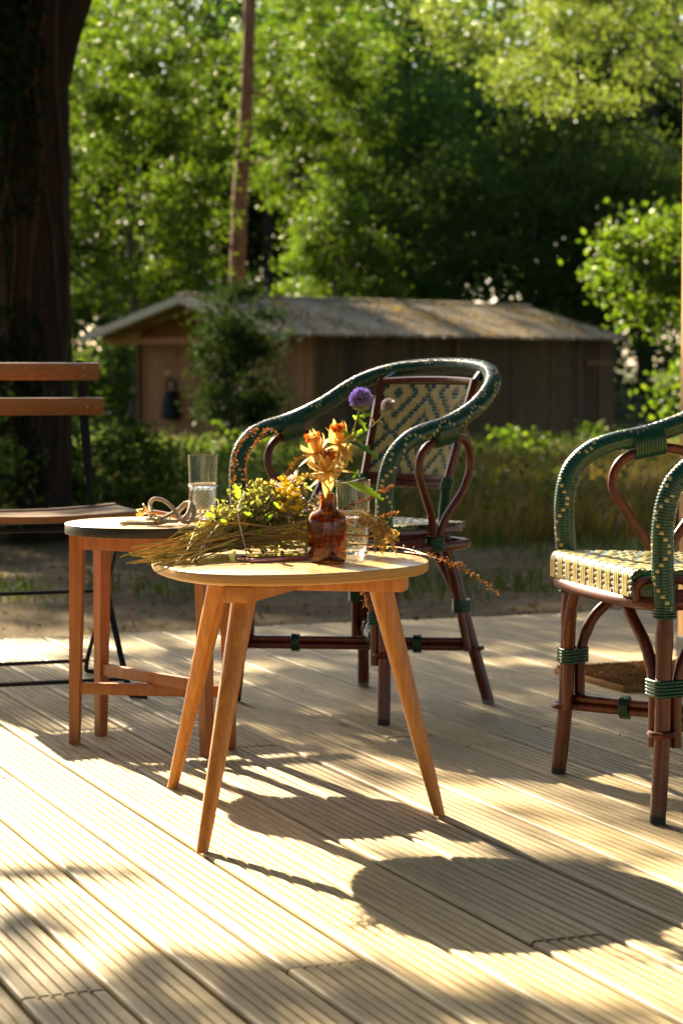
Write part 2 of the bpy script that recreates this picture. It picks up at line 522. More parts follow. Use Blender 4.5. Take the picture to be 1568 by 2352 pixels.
def build_ground():
    xs = np.unique(np.concatenate([np.linspace(-250, -16, 14), np.linspace(-16, 16, 80), np.linspace(16, 250, 14)]))
    ys = np.unique(np.concatenate([np.linspace(-250, -4, 12), np.linspace(-4, 40, 100), np.linspace(40, 80, 20), np.linspace(80, 320, 12)]))
    V = np.array([(x, y, gz(x, y) if abs(x) < 60 and -20 < y < 70 else -.3 if y < 70 else .5) for y in ys for x in xs])
    nx = len(xs)
    q = np.array([(j * nx + i, j * nx + i + 1, (j + 1) * nx + i + 1, (j + 1) * nx + i) for j in range(len(ys) - 1) for i in range(nx - 1)])
    me = np_mesh('ground', V, q, M['ground'])
    me.polygons.foreach_set('use_smooth', [True] * len(me.polygons))
    o = link(bpy.data.objects.new('ground', me)); o['kind'] = 'structure'
build_ground()

# ---- deck: boards with five grooves, on joists
DN = Vector((math.cos(R(22)), math.sin(R(22)), 0)); DU = Vector((math.sin(R(22)), -math.cos(R(22)), 0))
def deck_pt(s, a, z=0): return DN * s + DU * a + Vector((0, 0, z))
PITCH = .1255; S0 = 1.057; BW = .1180; BT = .028
def build_deck():
    deck = bpy.data.objects.new('deck', None)
    mb = MB()
    rot = Matrix((DN, DU, Vector((0, 0, 1)))).transposed()
    for a in (-6.5, -5.6, -4.45, -3.6, -2.82, -1.7, -.6, .4):
        mb.box(deck_pt(2.3, a, -BT - .065), (6.2, .06, .12), rot)
    deck = mb.build('deck', M['joist'], None, smooth=False)
    deck['kind'] = 'structure'
    # profile across a board (w, z)
    def prof():
        h = BW / 2; e = .006
        P = [(-h, -BT), (-h, -e), (-h + e * .3, -e * .3), (-h + e, 0)]
        for g in (-.30, -.15, 0.0, .15, .30):
            c = g * BW
            P += [(c - .0030, 0), (c - .0019, -.0032), (c + .0019, -.0032), (c + .0030, 0)]
        P += [(h - e, 0), (h - e * .3, -e * .3), (h, -e), (h, -BT)]
        return P
    pr = prof(); n = len(pr)
    def board(i, a0, a1, dz):
        L = a1 - a0
        st = max(2, int(L / .35)); vs = []; fs = []
        ph = random.uniform(0, 6)
        for j in range(st + 1):
            x = L * j / st
            wob = .0007 * math.sin(x * 2.3 + ph)
            for (w, z) in pr:
                vs.append((x - L / 2, w + wob, z + .0006 * math.sin(x * 1.7 + ph * 2)))
        ms = []
        for j in range(st):
            for k in range(n):
                k2 = (k + 1) % n
                fs.append((j * n + k, j * n + k2, (j + 1) * n + k2, (j + 1) * n + k))
                ms.append(1 if 4 <= k < 24 and (k - 4) % 4 == 1 else 0)
        ms += [0, 0]
        fs.append(tuple(range(n))); fs.append(tuple(st * n + k for k in range(n - 1, -1, -1)))
        mb = MB(); mb.add(vs, fs, ms)
        o = mb.build('board', [M['deck'], M['groove']], deck, smooth=False)
        p = deck_pt(S0 + (i + .5) * PITCH, (a0 + a1) / 2, dz)
        o.location = p
        o.rotation_euler = (R(random.uniform(-.15, .15)), 0, math.atan2(DU.y, DU.x))
        return o
    for i in range(-9, 30):
        j = {0: -2.822, 1: -4.532, 2: -4.378}[i % 3] + random.uniform(-.006, .006)
        far = -6.625 + random.uniform(-.012, .012)
        g = .004 + random.uniform(0, .002)
        board(i, far, j - g / 2, random.uniform(-.0012, 0.0006))
        near = .45
        if i % 3 != 0:
            j2 = {1: -1.35, 2: -1.2}[i % 3]
            board(i, j + g / 2, j2, random.uniform(-.0012, .0006))
            board(i, j2 + g, near, random.uniform(-.001, .0005))
        else:
            board(i, j + g / 2, near, random.uniform(-.0012, .0006))
build_deck()

# ================================================================ SHED
def build_shed():
    A = Vector((-0.776, 33.0, 0)); U = Vector((5.87, 6.6, 0)); L = U.length; U.normalize()
    V = Vector((-U.y, U.x, 0))            # to the left of the ridge direction
    Wd = 4.5; ze, zr, zg = 1.30, 1.91, -.42
    T = thing('shed', 'low timber shed with mossy corrugated roof in front of the trees', 'shed', A + Vector((0, 0, zg)))
    o3 = A + Vector((0, 0, zg))
    def P(u, v, z): return A + U * u + V * v + Vector((0, 0, z))
    def rot(ax, ay): return Matrix((ax, ay, ax.cross(ay))).transposed()
    # long side wall: upright boards
    u = .85; k = 0; inset = .28
    Rw = rot(U, V)
    while u < L - .12:
        w = random.uniform(.125, .15)
        mb = MB(P(u + w / 2, inset, zg)); top = ze + .08
        mb.box(P(u + w / 2, inset + random.uniform(-.006, .006), (zg + top) / 2), (w - .008, .024, top - zg), Rw)
        o = mb.build('board', M['shed'], T, smooth=False); o.location = P(u + w / 2, inset, zg) - o3
        u += w
    # gable wall, set back under the porch
    v = inset + .03; uu = .85
    while v < Wd - .55:
        w = random.uniform(.13, .16)
        vm = v + w / 2
        top = ze + (zr - ze) * (1 - abs(vm - Wd / 2) / (Wd / 2)) - .03
        mb = MB(P(uu, vm, zg))
        mb.box(P(uu + random.uniform(-.006, .006), vm, (zg + top) / 2), (w - .008, .024, top - zg), rot(V, -U))
        o = mb.build('board', M['gable'], T, smooth=False); o.location = P(uu, vm, zg) - o3
        v += w
    # far end and back walls in one piece each
    mb = MB(o3); mb.box(P(L - .15, Wd / 2, (zg + ze) / 2), (.03, Wd - .7, ze - zg), rot(U, V)); mb.build('end_wall', M['shed'], T, smooth=False)
    mb = MB(o3); mb.box(P(L / 2 + .3, Wd - .4, (zg + ze) / 2), (L - .95, .03, ze - zg), rot(U, V)); mb.build('back_wall', M['shed'], T, smooth=False)
    # frame pieces on the long wall
    for uq in (.82, 4.3, L - .5):
        mb = MB(o3); mb.box(P(uq, inset - .03, (zg + ze) / 2), (.09, .035, ze - zg), Rw); mb.build('cover_strip', M['gable'], T, smooth=False)
    mb = MB(o3); mb.box(P(L - .55, inset - .032, ze - .42), (.8, .03, .09), Rw); mb.build('plank', M['gable'], T, smooth=False)
    # roof sheets: corrugated, side by side on both slopes
    def sheet(u0, u1, side):
        nu = int((u1 - u0) / .022); nv = 6
        vs = []; fs = []
        sag = random.uniform(-.01, .01)
        for j in range(nv + 1):
            t = j / nv
            vv = -.02 + (Wd / 2 + .02) * t if side == 0 else Wd + .02 - (Wd / 2 + .02) * t
            z = ze + (zr - ze) * t + sag * math.sin(t * 3)
            for i in range(nu + 1):
                x = u0 + (u1 - u0) * i / nu
                zz = z + .026 * math.sin(x * 2 * math.pi / .146)
                jit = random.uniform(-.03, .02) if j == 0 else 0
                vs.append(P(x, vv + (jit if side == 0 else -jit), zz))
        m = nu + 1
        for j in range(nv):
            for i in range(nu):
                fs.append((j * m + i, j * m + i + 1, (j + 1) * m + i + 1, (j + 1) * m + i))
        nn = len(vs)
        vs += [q - Vector((0, 0, .008)) for q in vs]
        fs += [tuple(nn + a for a in reversed(f)) for f in fs]
        for i in range(nu):
            fs.append((i, i + 1, nn + i + 1, nn + i)); b = nv * m
            fs.append((b + i + 1, b + i, nn + b + i, nn + b + i + 1))
        mb = MB(o3); mb.add(vs, fs)
        return mb.build('roof_sheet', M['roof'], T)
    nsh = 10
    for s in range(nsh):
        u0 = (L) * s / nsh - (.02 if s else .05); u1 = L * (s + 1) / nsh + .02
        sheet(u0, u1, 0); sheet(u0, u1, 1)
    mb = MB(o3)
    mb.tube([P(-.06, Wd / 2, zr + .02), P(L + .05, Wd / 2, zr + .02)], .06, 8, ell=(.5, 1.2)); mb.build('ridge_cap', M['roof'], T)
    # verge boards and rafters of the porch
    for side in (0, 1):
        a = P(-.07, -.02 if side == 0 else Wd + .02, ze - .05); b = P(-.07, Wd / 2, zr - .05)
        mb = MB(o3); d = (b - a); ax = d.normalized(); ay = U
        mb.box((a + b) / 2, (d.length, .03, .12), rot(ax, ay)); mb.build('verge_board', M['fascia'], T, smooth=False)
        a = P(.4, .02 if side == 0 else Wd - .02, ze - .06); b = P(.4, Wd / 2, zr - .06)
        mb = MB(o3); mb.box((a + b) / 2, (d.length, .06, .09), rot((b - a).normalized(), U)); mb.build('rafter', M['shed'], T, smooth=False)
    mb = MB(o3); mb.box(P(.4, Wd / 2 + .2, ze - .08), (.08, Wd - .6, .1), rot(U, V)); mb.build('tie_beam', M['gable'], T, smooth=False)
    # leaf litter lying on the roof
    n = 2600
    uu = rng.uniform(0, L, n); t = rng.uniform(0, 1, n) ** .8
    c = np.array([P(a, Wd / 2 * b, ze + (zr - ze) * b + .04) for a, b in zip(uu, t)])
    k = np.sin(uu * 1.7) + np.sin(uu * 4.1 + 1) + rng.normal(0, .7, n) > .2
    o = link(bpy.data.objects.new('leaf_litter', leaves_mesh('leaf_litter', c[k], .055, M['grass_dry'], flat=3, off=o3)), T); o['kind'] = 'stuff'
    # black bag hanging on the gable
    q = P(.74, 3.29, .20)
    B = thing('hanging_bag', 'black bag hanging on the orange boards of the shed gable', 'bag', q)
    mb = MB(); mb.lathe([(.02, .24), (.10, .2), (.13, .08), (.15, -.1), (.16, -.22), (.05, -.24)], seg=12, close=True); mb.build('bag_body', M['cloth'], B)
    mb = MB(); mb.tube(spline([(-.06, 0, .2), (-.07, 0, .34), (0, 0, .42), (.07, 0, .34), (.06, 0, .2)], 5), .02, 6); mb.build('strap', M['cloth'], B)
build_shed()

# ================================================================ TREES AND UNDERGROWTH
def clumps(center, rad, k, cr, n, flat=.55, shell=.55, seed=0):
    """leaf centres gathered in k uneven clumps through an ellipsoid"""
    r = np.random.default_rng(seed)
    d = r.normal(size=(k, 3)); d /= np.linalg.norm(d, axis=1)[:, None]
    rr = (shell + (1 - shell) * r.random(k) ** .6)[:, None]
    cc = np.array(center) + d * rr * np.array(rad)
    w = r.random(k) + .25; w /= w.sum()
    idx = r.choice(k, n, p=w)
    s = (cr * r.uniform(.5, 1.35, k))[idx][:, None]
    return cc[idx] + r.normal(size=(n, 3)) * s * np.array([1, 1, flat]), cc

def tree(name, label, cat, base, height, trunk_r, mat_leaf, bark, center, rad, k, cr, n, size, lean=(0, 0), group=None, seed=0, limbs=8, shell=.5, flat=.55, extra=()):
    x, y = base
    o3 = Vector((x, y, gz(x, y)))
    T = thing(name, label, cat, o3, 0, group)
    c, cc = clumps(center, rad, k, cr, n, flat, shell, seed)
    for ec, er, ek, en in extra:
        c2, cc2 = clumps(ec, er, ek, cr, en, flat, shell, seed + 50); c = np.concatenate([c, c2]); cc = np.concatenate([cc, cc2])
    zlo = gz(x, y) + .05
    c[:, 2] = np.maximum(c[:, 2], zlo + rng.uniform(0, .2, len(c)))
    link(bpy.data.objects.new('crown', leaves_mesh('crown', c, size, mat_leaf, off=o3)), T)
    if trunk_r > 0:
        mb = MB(o3)
        top = Vector((x + lean[0], y + lean[1], o3.z + height))
        path = [o3 + Vector((0, 0, -.1)), o3 + (top - o3) * .25 + Vector((.06, 0, 0)), o3 + (top - o3) * .6 - Vector((.05, 0, 0)), top]
        path = spline(path, 6)
        mb.tube(path, [trunk_r * (1.25 if i == 0 else 1 - .75 * i / len(path)) for i in range(len(path))], 9)
        mb.build('trunk', M[bark], T)
        mb = MB(o3)
        r = random.Random(seed)
        sel = cc[np.random.default_rng(seed + 1).choice(len(cc), min(limbs, len(cc)), replace=False)]
        for q in sel:
            t = min(.95, max(.2, (q[2] - o3.z) / height * .7))
            s = o3 + (top - o3) * t
            q = Vector(q); mid = s.lerp(q, .5) + Vector((r.uniform(-.2, .2), r.uniform(-.2, .2), .15))
            mb.tube(spline([s, mid, q], 4), [trunk_r * .35 * (1 - i / 10) for i in range(9)], 5)
        mb.build('limb', M[bark], T)['kind'] = 'stuff'
    return T

# ---- the big dark tree at the left, with unseen leaves added to shade the deck
def shade_density(x, y):
    """how dense a shade the added leaves should cast on a deck spot"""
    def blob(cx, cy, rx, ry): return math.exp(-(((x - cx) / rx) ** 2 + ((y - cy) / ry) ** 2))
    d = 0.0
    for b, k in SHADE: d = max(d, k * min(1.0, 1.5 * blob(*b)))
    return d
SHADE = [((-.24, 3.01, .07, .07), 1.0), ((-.36, 2.84, .20, .10), 1.0), ((-.10, 2.99, .10, .06), 1.0), ((-.02, 2.84, .17, .085), .95), ((.15, 2.86, .10, .05), .8), ((.28, 2.78, .12, .05), .6),
         ((-.44, 3.60, .11, .028), .8), ((-.47, 3.27, .06, .07), .8), ((-.52, 3.0, .1, .1), .5), ((-.36, 2.5, .4, .2), .8), ((.3, 2.45, .5, .2), .6),
         ((-.02, 5.35, .45, .42), 1.0), ((.5, 5.05, .5, .36), 1.0), ((.95, 4.85, .42, .28), .9), ((-.55, 5.45, .42, .30), .9), ((-1.0, 5.7, .5, .3), .85),
         ((.25, 5.9, .5, .30), .9), ((1.25, 5.45, .5, .4), .9), ((.85, 5.55, .3, .28), .9), ((.6, 7.0, 1.0, .4), .85), ((-.35, 6.35, .32, .2), .8), ((1.3, 7.1, .8, .4), .85), ((-.7, 7.0, .5, .22), .8), ((.2, 6.4, .35, .2), .75), ((-.75, 5.95, .4, .2), .6),
         ((.30, 4.50, .28, .18), .25), ((.75, 4.1, .35, .35), .30), ((.45, 3.75, .25, .14), .22)]
def build_big_tree():
    x, y = -1.83, 13.0
    o3 = Vector((x, y, gz(x, y)))
    T = thing('old_tree', 'thick dark trunk wrapped in vines at the left edge', 'tree', o3)
    mb = MB(o3)
    path = spline([(x, y, -.4), (x + .01, y, .4), (x + .03, y, 1.5), (x + .02, y, 2.6), (x - .08, y + .05, 4.0), (x - .3, y + .1, 6.5), (x - .6, y + .2, 9.5)], 8)
    nP = len(path)
    path = resample(path, .06); nP = len(path)
    mb.tube(path, [.215 + .10 * math.exp(-i * .06 / .35) - .012 * max(0, i * .06 - 3.2) for i in range(nP)], 40)
    ob = mb.build('trunk', M['bark'], T, angle=180)
    from mathutils import noise as mn
    for v in ob.data.vertices:                      # cracked bark plates
        c = v.co
        a = math.atan2(c.y, c.x); q = Vector((math.cos(a) * 2.6, math.sin(a) * 2.6, c.z * 1.1))
        h = mn.noise(q) * .5 + abs(mn.noise(q * 3.1)) * .6 + mn.noise(Vector((a * 9, c.z * 7, 1))) * .25
        d = Vector((c.x, c.y, 0))
        if d.length > .05: v.co += d.normalized() * (h * .028)
    mb = MB(o3)
    mb.tube(spline([(x + .1, y, 2.35), (x + .25, y + .02, 2.85), (x + .55, y + .1, 3.6), (x + 1.2, y + .2, 5.2), (x + 1.6, y + .4, 7)], 6), [.13 - .004 * i for i in range(25)], 10)
    mb.build('limb', M['bark'], T)
    # limbs joining the added leaf clusters, kept clear of the sunlit table
    for via, tgt in (((-4.6, 12.6, 6.6), (-3.5, 8.6, 3.9)), ((-2.6, 13.5, 4.7), (-3.6, 13.9, 5.3)), ((-2.2, 13.9, 4.6), (-3.0, 14.8, 5.1)), ((-3.0, 14.0, 5.4), (-4.2, 14.6, 5.9))):
        mb = MB(o3)
        s = Vector((x - .12, y + .05, 3.6 + random.random()))
        mb.tube(spline([s, via, tgt], 6), [.06 - .0042 * i for i in range(13)], 7)
        mb.build('limb', M['bark'], T)
    # creeper stems on the bark
    for k in range(9):
        mb = MB(o3)
        a = R(-165 + 18 * k + random.uniform(-12, 12)); pts = []
        for j in range(9):
            zz = -.2 + j * .45
            a += random.uniform(-.42, .42)
            pts.append((x + .03 * min(1, zz / 2) + .238 * math.cos(a), y + .238 * math.sin(a), zz))
        mb.tube(spline(pts, 3), .007 + .007 * random.random() ** 2, 6)
        mb.build('vine_stem', M['vine'], T)
    # ivy on trunk
    n = 3200
    a = rng.uniform(-math.pi, 0, n); z = np.concatenate([rng.normal(2.75, .55, int(n * .75)), rng.uniform(-.2, 1.2, n - int(n * .75))])
    keep = (a < -1.15)
    c = np.stack([x + .02 + .25 * np.cos(a) + rng.normal(0, .02, n), y + .25 * np.sin(a) + rng.normal(0, .03, n), z], 1)[keep]
    o = link(bpy.data.objects.new('ivy', leaves_mesh('ivy', c, .065, M['ivy'], off=o3)), T); o['kind'] = 'stuff'
    # unseen crown: leaves set along sun rays to cast the deck's shade patches
    pts = []
    step = .06
    for gx in np.arange(-1.7, 2.0, step):
        for gy in np.arange(2.1, 7.7, step):
            d = shade_density(gx, gy)
            if d < .04: continue
            lam = d * 5.0 * step * step / .0030
            for _ in range(np.random.default_rng(int((gx + 5) * 1e4 + gy * 777)).poisson(lam)):
                t = rng.uniform(9.0, 11.5) if gy > 3.75 else rng.uniform(6.6, 8.2)
                p = Vector((gx + rng.uniform(-step, step) * .6, gy + rng.uniform(-step, step) * .6, 0)) + TOSUN * t
                pts.append(p)
    link(bpy.data.objects.new('crown', leaves_mesh('crown', np.array([tuple(p) for p in pts]), .085, M['leaf_mid'], off=o3)), T)
build_big_tree()

# ---- pine with the lit edge
def build_pine():
    o3 = Vector((-2.06, 44, gz(-2.06, 44)))
    T = thing('pine_tree', 'slender reddish trunk rising between bright green leaves behind the shed', 'tree', o3)
    mb = MB(o3)
    path = spline([(-2.12, 44, -.5), (-2.06, 44, 2.0), (-2.0, 44, 4.0), (-1.88, 44, 5.6), (-1.79, 44, 8), (-1.7, 44, 12)], 6)
    mb.tube(path, [.185 - .003 * i for i in range(len(path))], 12)
    mb.build('trunk', M['pinebark'], T)
    for z, dx, dz in ((3.1, -.5, .1), (4.7, .55, .2), (5.9, .6, .35), (6.6, -.6, .3)):
        mb = MB(o3); mb.tube([(-1.95, 44, z), (-1.95 + dx, 43.8, z + dz)], [.03, .012], 5)
        mb.build('branch_stub', M['pinebark'], T)
    c, _ = clumps((-1.7, 44.3, 11.5), (2.2, 2.2, 1.3), 26, .4, 6000, .5, .3, 3)
    link(bpy.data.objects.new('crown', leaves_mesh('crown', c, .09, M['leaf_dark'], off=o3)), T)
build_pine()

tree('hazel_tree', 'sunlit bright green tree between the dark trunk and the reddish trunk', 'tree', (-3.9, 41.5), 6.5, .09, M['leaf_hazel'], 'greybark', (-3.9, 41.5, 4.4), (2.1, 1.7, 4.0), 190, .24, 40000, .082, seed=11, shell=.35)
tree('hazel_tree', 'bright green leafy tree just right of the reddish trunk, upper part of the photo', 'tree', (-.9, 49.5), 8, .1, M['leaf_hazel'], 'greybark', (-.7, 49.5, 6.6), (1.9, 1.6, 2.9), 130, .26, 24000, .082, seed=12, shell=.35)
tree('leafy_bush', 'rounded bright bush above the middle of the shed roof', 'bush', (-.1, 45.8), 4.0, .05, M['leaf_hazel'], 'greybark', (.0, 45.8, 2.7), (1.25, 1.1, 2.3), 90, .20, 16000, .078, seed=13, shell=.4)
tree('willow_tree', 'pale grey green tree with small shimmering leaves at the upper right', 'tree', (7.4, 45.0), 8, .11, M['leaf_pale'], 'greybark', (4.5, 43.5, 8.6), (3.3, 2.0, 2.9), 200, .30, 40000, .075, seed=14, shell=.3)
tree('dark_tree', 'dark shaded tree under the pale tree on the right', 'tree', (5.2, 49), 6.0, .14, M['leaf_dark'], 'bark', (5.0, 48.5, 3.9), (3.6, 2.2, 2.4), 110, .45, 24000, .12, seed=15, shell=.3)
tree('broadleaf_tree', 'shaded mid green tree behind the bush above the shed', 'tree', (1.6, 53), 10, .16, M['leaf_mid'], 'bark', (1.4, 52.5, 5.2), (2.5, 1.8, 4.2), 110, .45, 22000, .12, seed=16, shell=.35)
tree('broadleaf_tree', 'tall shaded tree in the top middle of the photo', 'tree', (.2, 57.5), 13, .18, M['leaf_mid'], 'bark', (.3, 57.5, 9.6), (3.0, 2.0, 3.4), 110, .5, 20000, .13, seed=17, shell=.3)
tree('young_maple', 'young sunlit tree with bright yellow green leaves at the right edge, beside the shed', 'tree', (4.75, 28.0), 3.0, .035, M['leaf_hazel'], 'greybark', (4.25, 28, 2.1), (1.1, .8, .85), 60, .19, 5600, .085, seed=18, shell=.3, extra=(((5.0, 28, .75), (.95, .8, 1.2), 50, 4200),))
tree('shade_shrub', 'dark slender shrub growing in front of the shed gable', 'bush', (-1.6, 31.2), 2.1, .03, M['ivy'], 'bark', (-1.42, 31.2, .85), (.68, .5, 1.12), 80, .16, 9500, .06, seed=19, shell=.25)
tree('undergrowth_shrub', 'dark low shrub at the foot of the old trunk on its left', 'bush', (-2.25, 12.3), .9, .012, M['leaf_dark'], 'greybark', (-2.3, 12.3, .35), (.5, .35, .55), 30, .12, 2600, .05, seed=23, shell=.2)
tree('undergrowth_shrub', 'dark low shrub at the foot of the old trunk on its right', 'bush', (-1.35, 13.5), .7, .012, M['leaf_dark'], 'greybark', (-1.35, 13.5, .22), (.45, .35, .4), 26, .11, 1900, .05, seed=24, shell=.2)
tree('small_sapling', 'small sunlit sapling in the weeds left of the shed', 'plant', (-2.02, 19.8), .75, .008, M['leaf_hazel'], 'greybark', (-2.02, 19.8, .18), (.12, .12, .26), 9, .06, 130, .075, seed=20, shell=.2, limbs=5)
tree('dark_tree', 'dark tree added to shade the bright green tree at the left, mostly hidden by the old trunk', 'tree', (-8.6, 49.8), 6.0, .14, M['leaf_dark'], 'bark', (-8.4, 49.8, 4.6), (2.6, 1.8, 4.8), 90, .5, 20000, .13, seed=22, shell=.3)  # added behind the hazel so its lower leaves fall in shade
# ---- unseen trees added to shade the weeds, path and shed; holes let sun through
def canopy(cx, cy, rx, ry, z, rz, k, cr, n, seed, trunk, lab, holes=(), size=.11, leaf='leaf_mid'):
    o3 = Vector((trunk[0], trunk[1], gz(*trunk)))
    T = thing('added_shade_tree', '', 'tree', o3, 0, 'unseen trees added to shade the clearing')
    T['label'] = lab
    c, cc = clumps((cx, cy, z), (rx, ry, rz), k, cr, n, .45, .05, seed)
    for hx, hy, hr in holes:
        c = c[((c[:, 0] - hx) ** 2 + (c[:, 1] - hy) ** 2) > hr * hr]
    link(bpy.data.objects.new('crown', leaves_mesh('crown', c, size, M[leaf], off=o3)), T)
    mb = MB(o3); top = Vector((trunk[0], trunk[1], z))
    mb.tube([o3, o3.lerp(top, .5), top], [.24, .19, .12], 10); mb.build('trunk', M['bark'], T)
    for j in range(5):
        q = Vector(cc[j * (k // 6)]); s0 = o3.lerp(top, .8)
        mb = MB(o3); mb.tube(spline([s0, s0.lerp(q, .5) + Vector((0, 0, .3)), q], 4), [.09 - .007 * i for i in range(9)], 6); mb.build('limb', M['bark'], T)
canopy(-6.0, 24.9, 3.6, 2.5, 7.6, .8, 80, .42, 21000, 301, (-8.0, 25.0), 'unseen tall tree added to shade the path, beyond the old vine covered trunk, nearest of the canopy trees')
canopy(-6.6, 22.2, 3.6, 1.2, 7.8, .7, 60, .40, 10000, 310, (-9.6, 22.0), 'unseen tall tree added to shade the path, just beyond the old vine covered trunk, second of the canopy trees')
canopy(-7.0, 31.5, 5.2, 4.0, 9.6, 1.0, 120, .5, 36000, 302, (-10.5, 33.0), 'unseen tall tree added left of the shed porch, canopy high up to shade the weeds', ((-3.0, 40.5, 1.4), (-6.2, 34.0, .9), (-4.6, 32.8, .7)))
canopy(-7.0, 38.5, 5.6, 4.0, 10.4, 1.0, 120, .5, 60000, 303, (-11.5, 40.0), 'unseen tall tree left of the bright green tree, canopy above the shed added for shade', ((-3.2, 41.5, 2.1), (-6.4, 36.5, .9), (-5.4, 39.5, .8), (-8.5, 41.0, .7)))
canopy(-4.0, 51.0, 4.0, 3.6, 11.5, 1.0, 40, .5, 2600, 304, (-12.5, 50.0), 'unseen thin canopied tree farthest back on the left side, added to dapple the shed roof')

canopy(-5.5, 0.5, 6.0, 7.0, 8.0, 1.2, 110, .8, 26000, 305, (-9.5, 3.0), 'unseen large tree added to block sky light over the deck from the left, behind the camera', (), .20, 'leaf_dark')  # this and the next four: unseen canopies added to block sky light
canopy(5.0, 1.5, 6.5, 7.5, 8.4, 1.2, 120, .8, 28000, 306, (9.0, 0.0), 'unseen large tree added to block sky light over the deck from the right, behind the camera', (), .20, 'leaf_dark')
canopy(4.5, 14.0, 6.0, 6.5, 9.4, 1.2, 110, .8, 24000, 307, (9.5, 13.0), 'unseen large tree added to block sky light over the earth path from the right', (), .20, 'leaf_dark')
canopy(5.8, 27.0, 6.5, 7.0, 11.0, 1.2, 120, .9, 24000, 308, (10.5, 26.0), 'unseen large tree added to block sky light over the weeds from the right, beside the bright young tree', (), .20, 'leaf_dark')
canopy(-13.2, 12.0, 4.0, 7.0, 8.4, 1.2, 90, .8, 18000, 309, (-13.0, 11.0), 'unseen large tree added left of the old vine covered trunk to block sky light', (), .20, 'leaf_dark')

def stuff(name, me):
    o = link(bpy.data.objects.new(name, me)); o['kind'] = 'stuff'; return o

def build_woodland():
    # far wood: reads as one mass
    parts = []
    r = np.random.default_rng(31)
    for k in range(84):
        x = -17 + (k % 32) * 1.1 + r.normal(0, .4); y = r.uniform(59, 64) if k < 32 else r.uniform(67, 73); h = r.uniform(5.4, 7.0) if k < 32 else r.uniform(7, 8.5)
        if k >= 64: x, y, h = (18 + (k - 64) * 1.7, r.uniform(54, 62), 6.4) if k < 74 else (-18 - (k - 74) * 1.7, r.uniform(54, 62), 6.4)
        c, _ = clumps((x, y, h * 1.0), (1.7, 1.4, h * .98), 44, .6, 3600, .7, .15, 100 + k)
        parts.append(c)
    c = np.concatenate(parts); c[:, 2] = np.maximum(c[:, 2], .3)
    stuff('woodland', leaves_mesh('woodland', c, .24, M['leaf_far']))
    parts = []
    for k in range(30):
        x = -11 + k * .78 + r.normal(0, .3); y = r.uniform(46.5, 52); h = r.uniform(1.0, 1.9)
        c, _ = clumps((x, y, h * .8), (.9, .7, h), 16, .3, 1100, .6, .3, 200 + k)
        parts.append(c)
    for k in range(12):
        x = -8.6 + k * .42 + r.normal(0, .2); y = r.uniform(37.2, 41) + max(0, (x + 4.6)) * 1.3; h = r.uniform(.7, 1.3)
        c, _ = clumps((x, y, h * .7 - .3), (.6, .5, h), 12, .22, 800, .6, .3, 260 + k)
        parts.append(c)
    c = np.concatenate(parts); c[:, 2] = np.maximum(c[:, 2], -.2)
    stuff('underwood', leaves_mesh('underwood', c, .12, M['leaf_dark']))
    # unseen wood at both sides and behind the camera, added to block sky light
    parts = []
    for k in range(46):
        if k < 12: x, y = -12.5 + r.normal(0, .8), -16 + k * 2.5
        elif k < 30: x, y = 11.5 + r.normal(0, .8) + max(0, (k - 22)) * .3, -16 + (k - 12) * 3.2
        else: x, y = -12 + (k - 30) * 1.65, -13 + r.normal(0, .8)
        c, _ = clumps((x, y, 6.5), (2.2, 2.2, 6.6), 60, .7, 3600, .7, .1, 400 + k)
        parts.append(c)
    c = np.concatenate(parts); c[:, 2] = np.maximum(c[:, 2], .1)
    stuff('woodland', leaves_mesh('woodland', c, .30, M['leaf_far']))
    # trunks standing in the far wood
    mb = MB()
    for k in range(26):
        x = r.uniform(-14, 14); y = r.uniform(57, 63); mb.tube([(x, y, 0), (x + r.normal(0, .2), y, 5), (x + r.normal(0, .4), y, 10)], [.14, .11, .05], 7)
    o = mb.build('woodland_trunks', M['bark']); o['kind'] = 'stuff'
build_woodland()

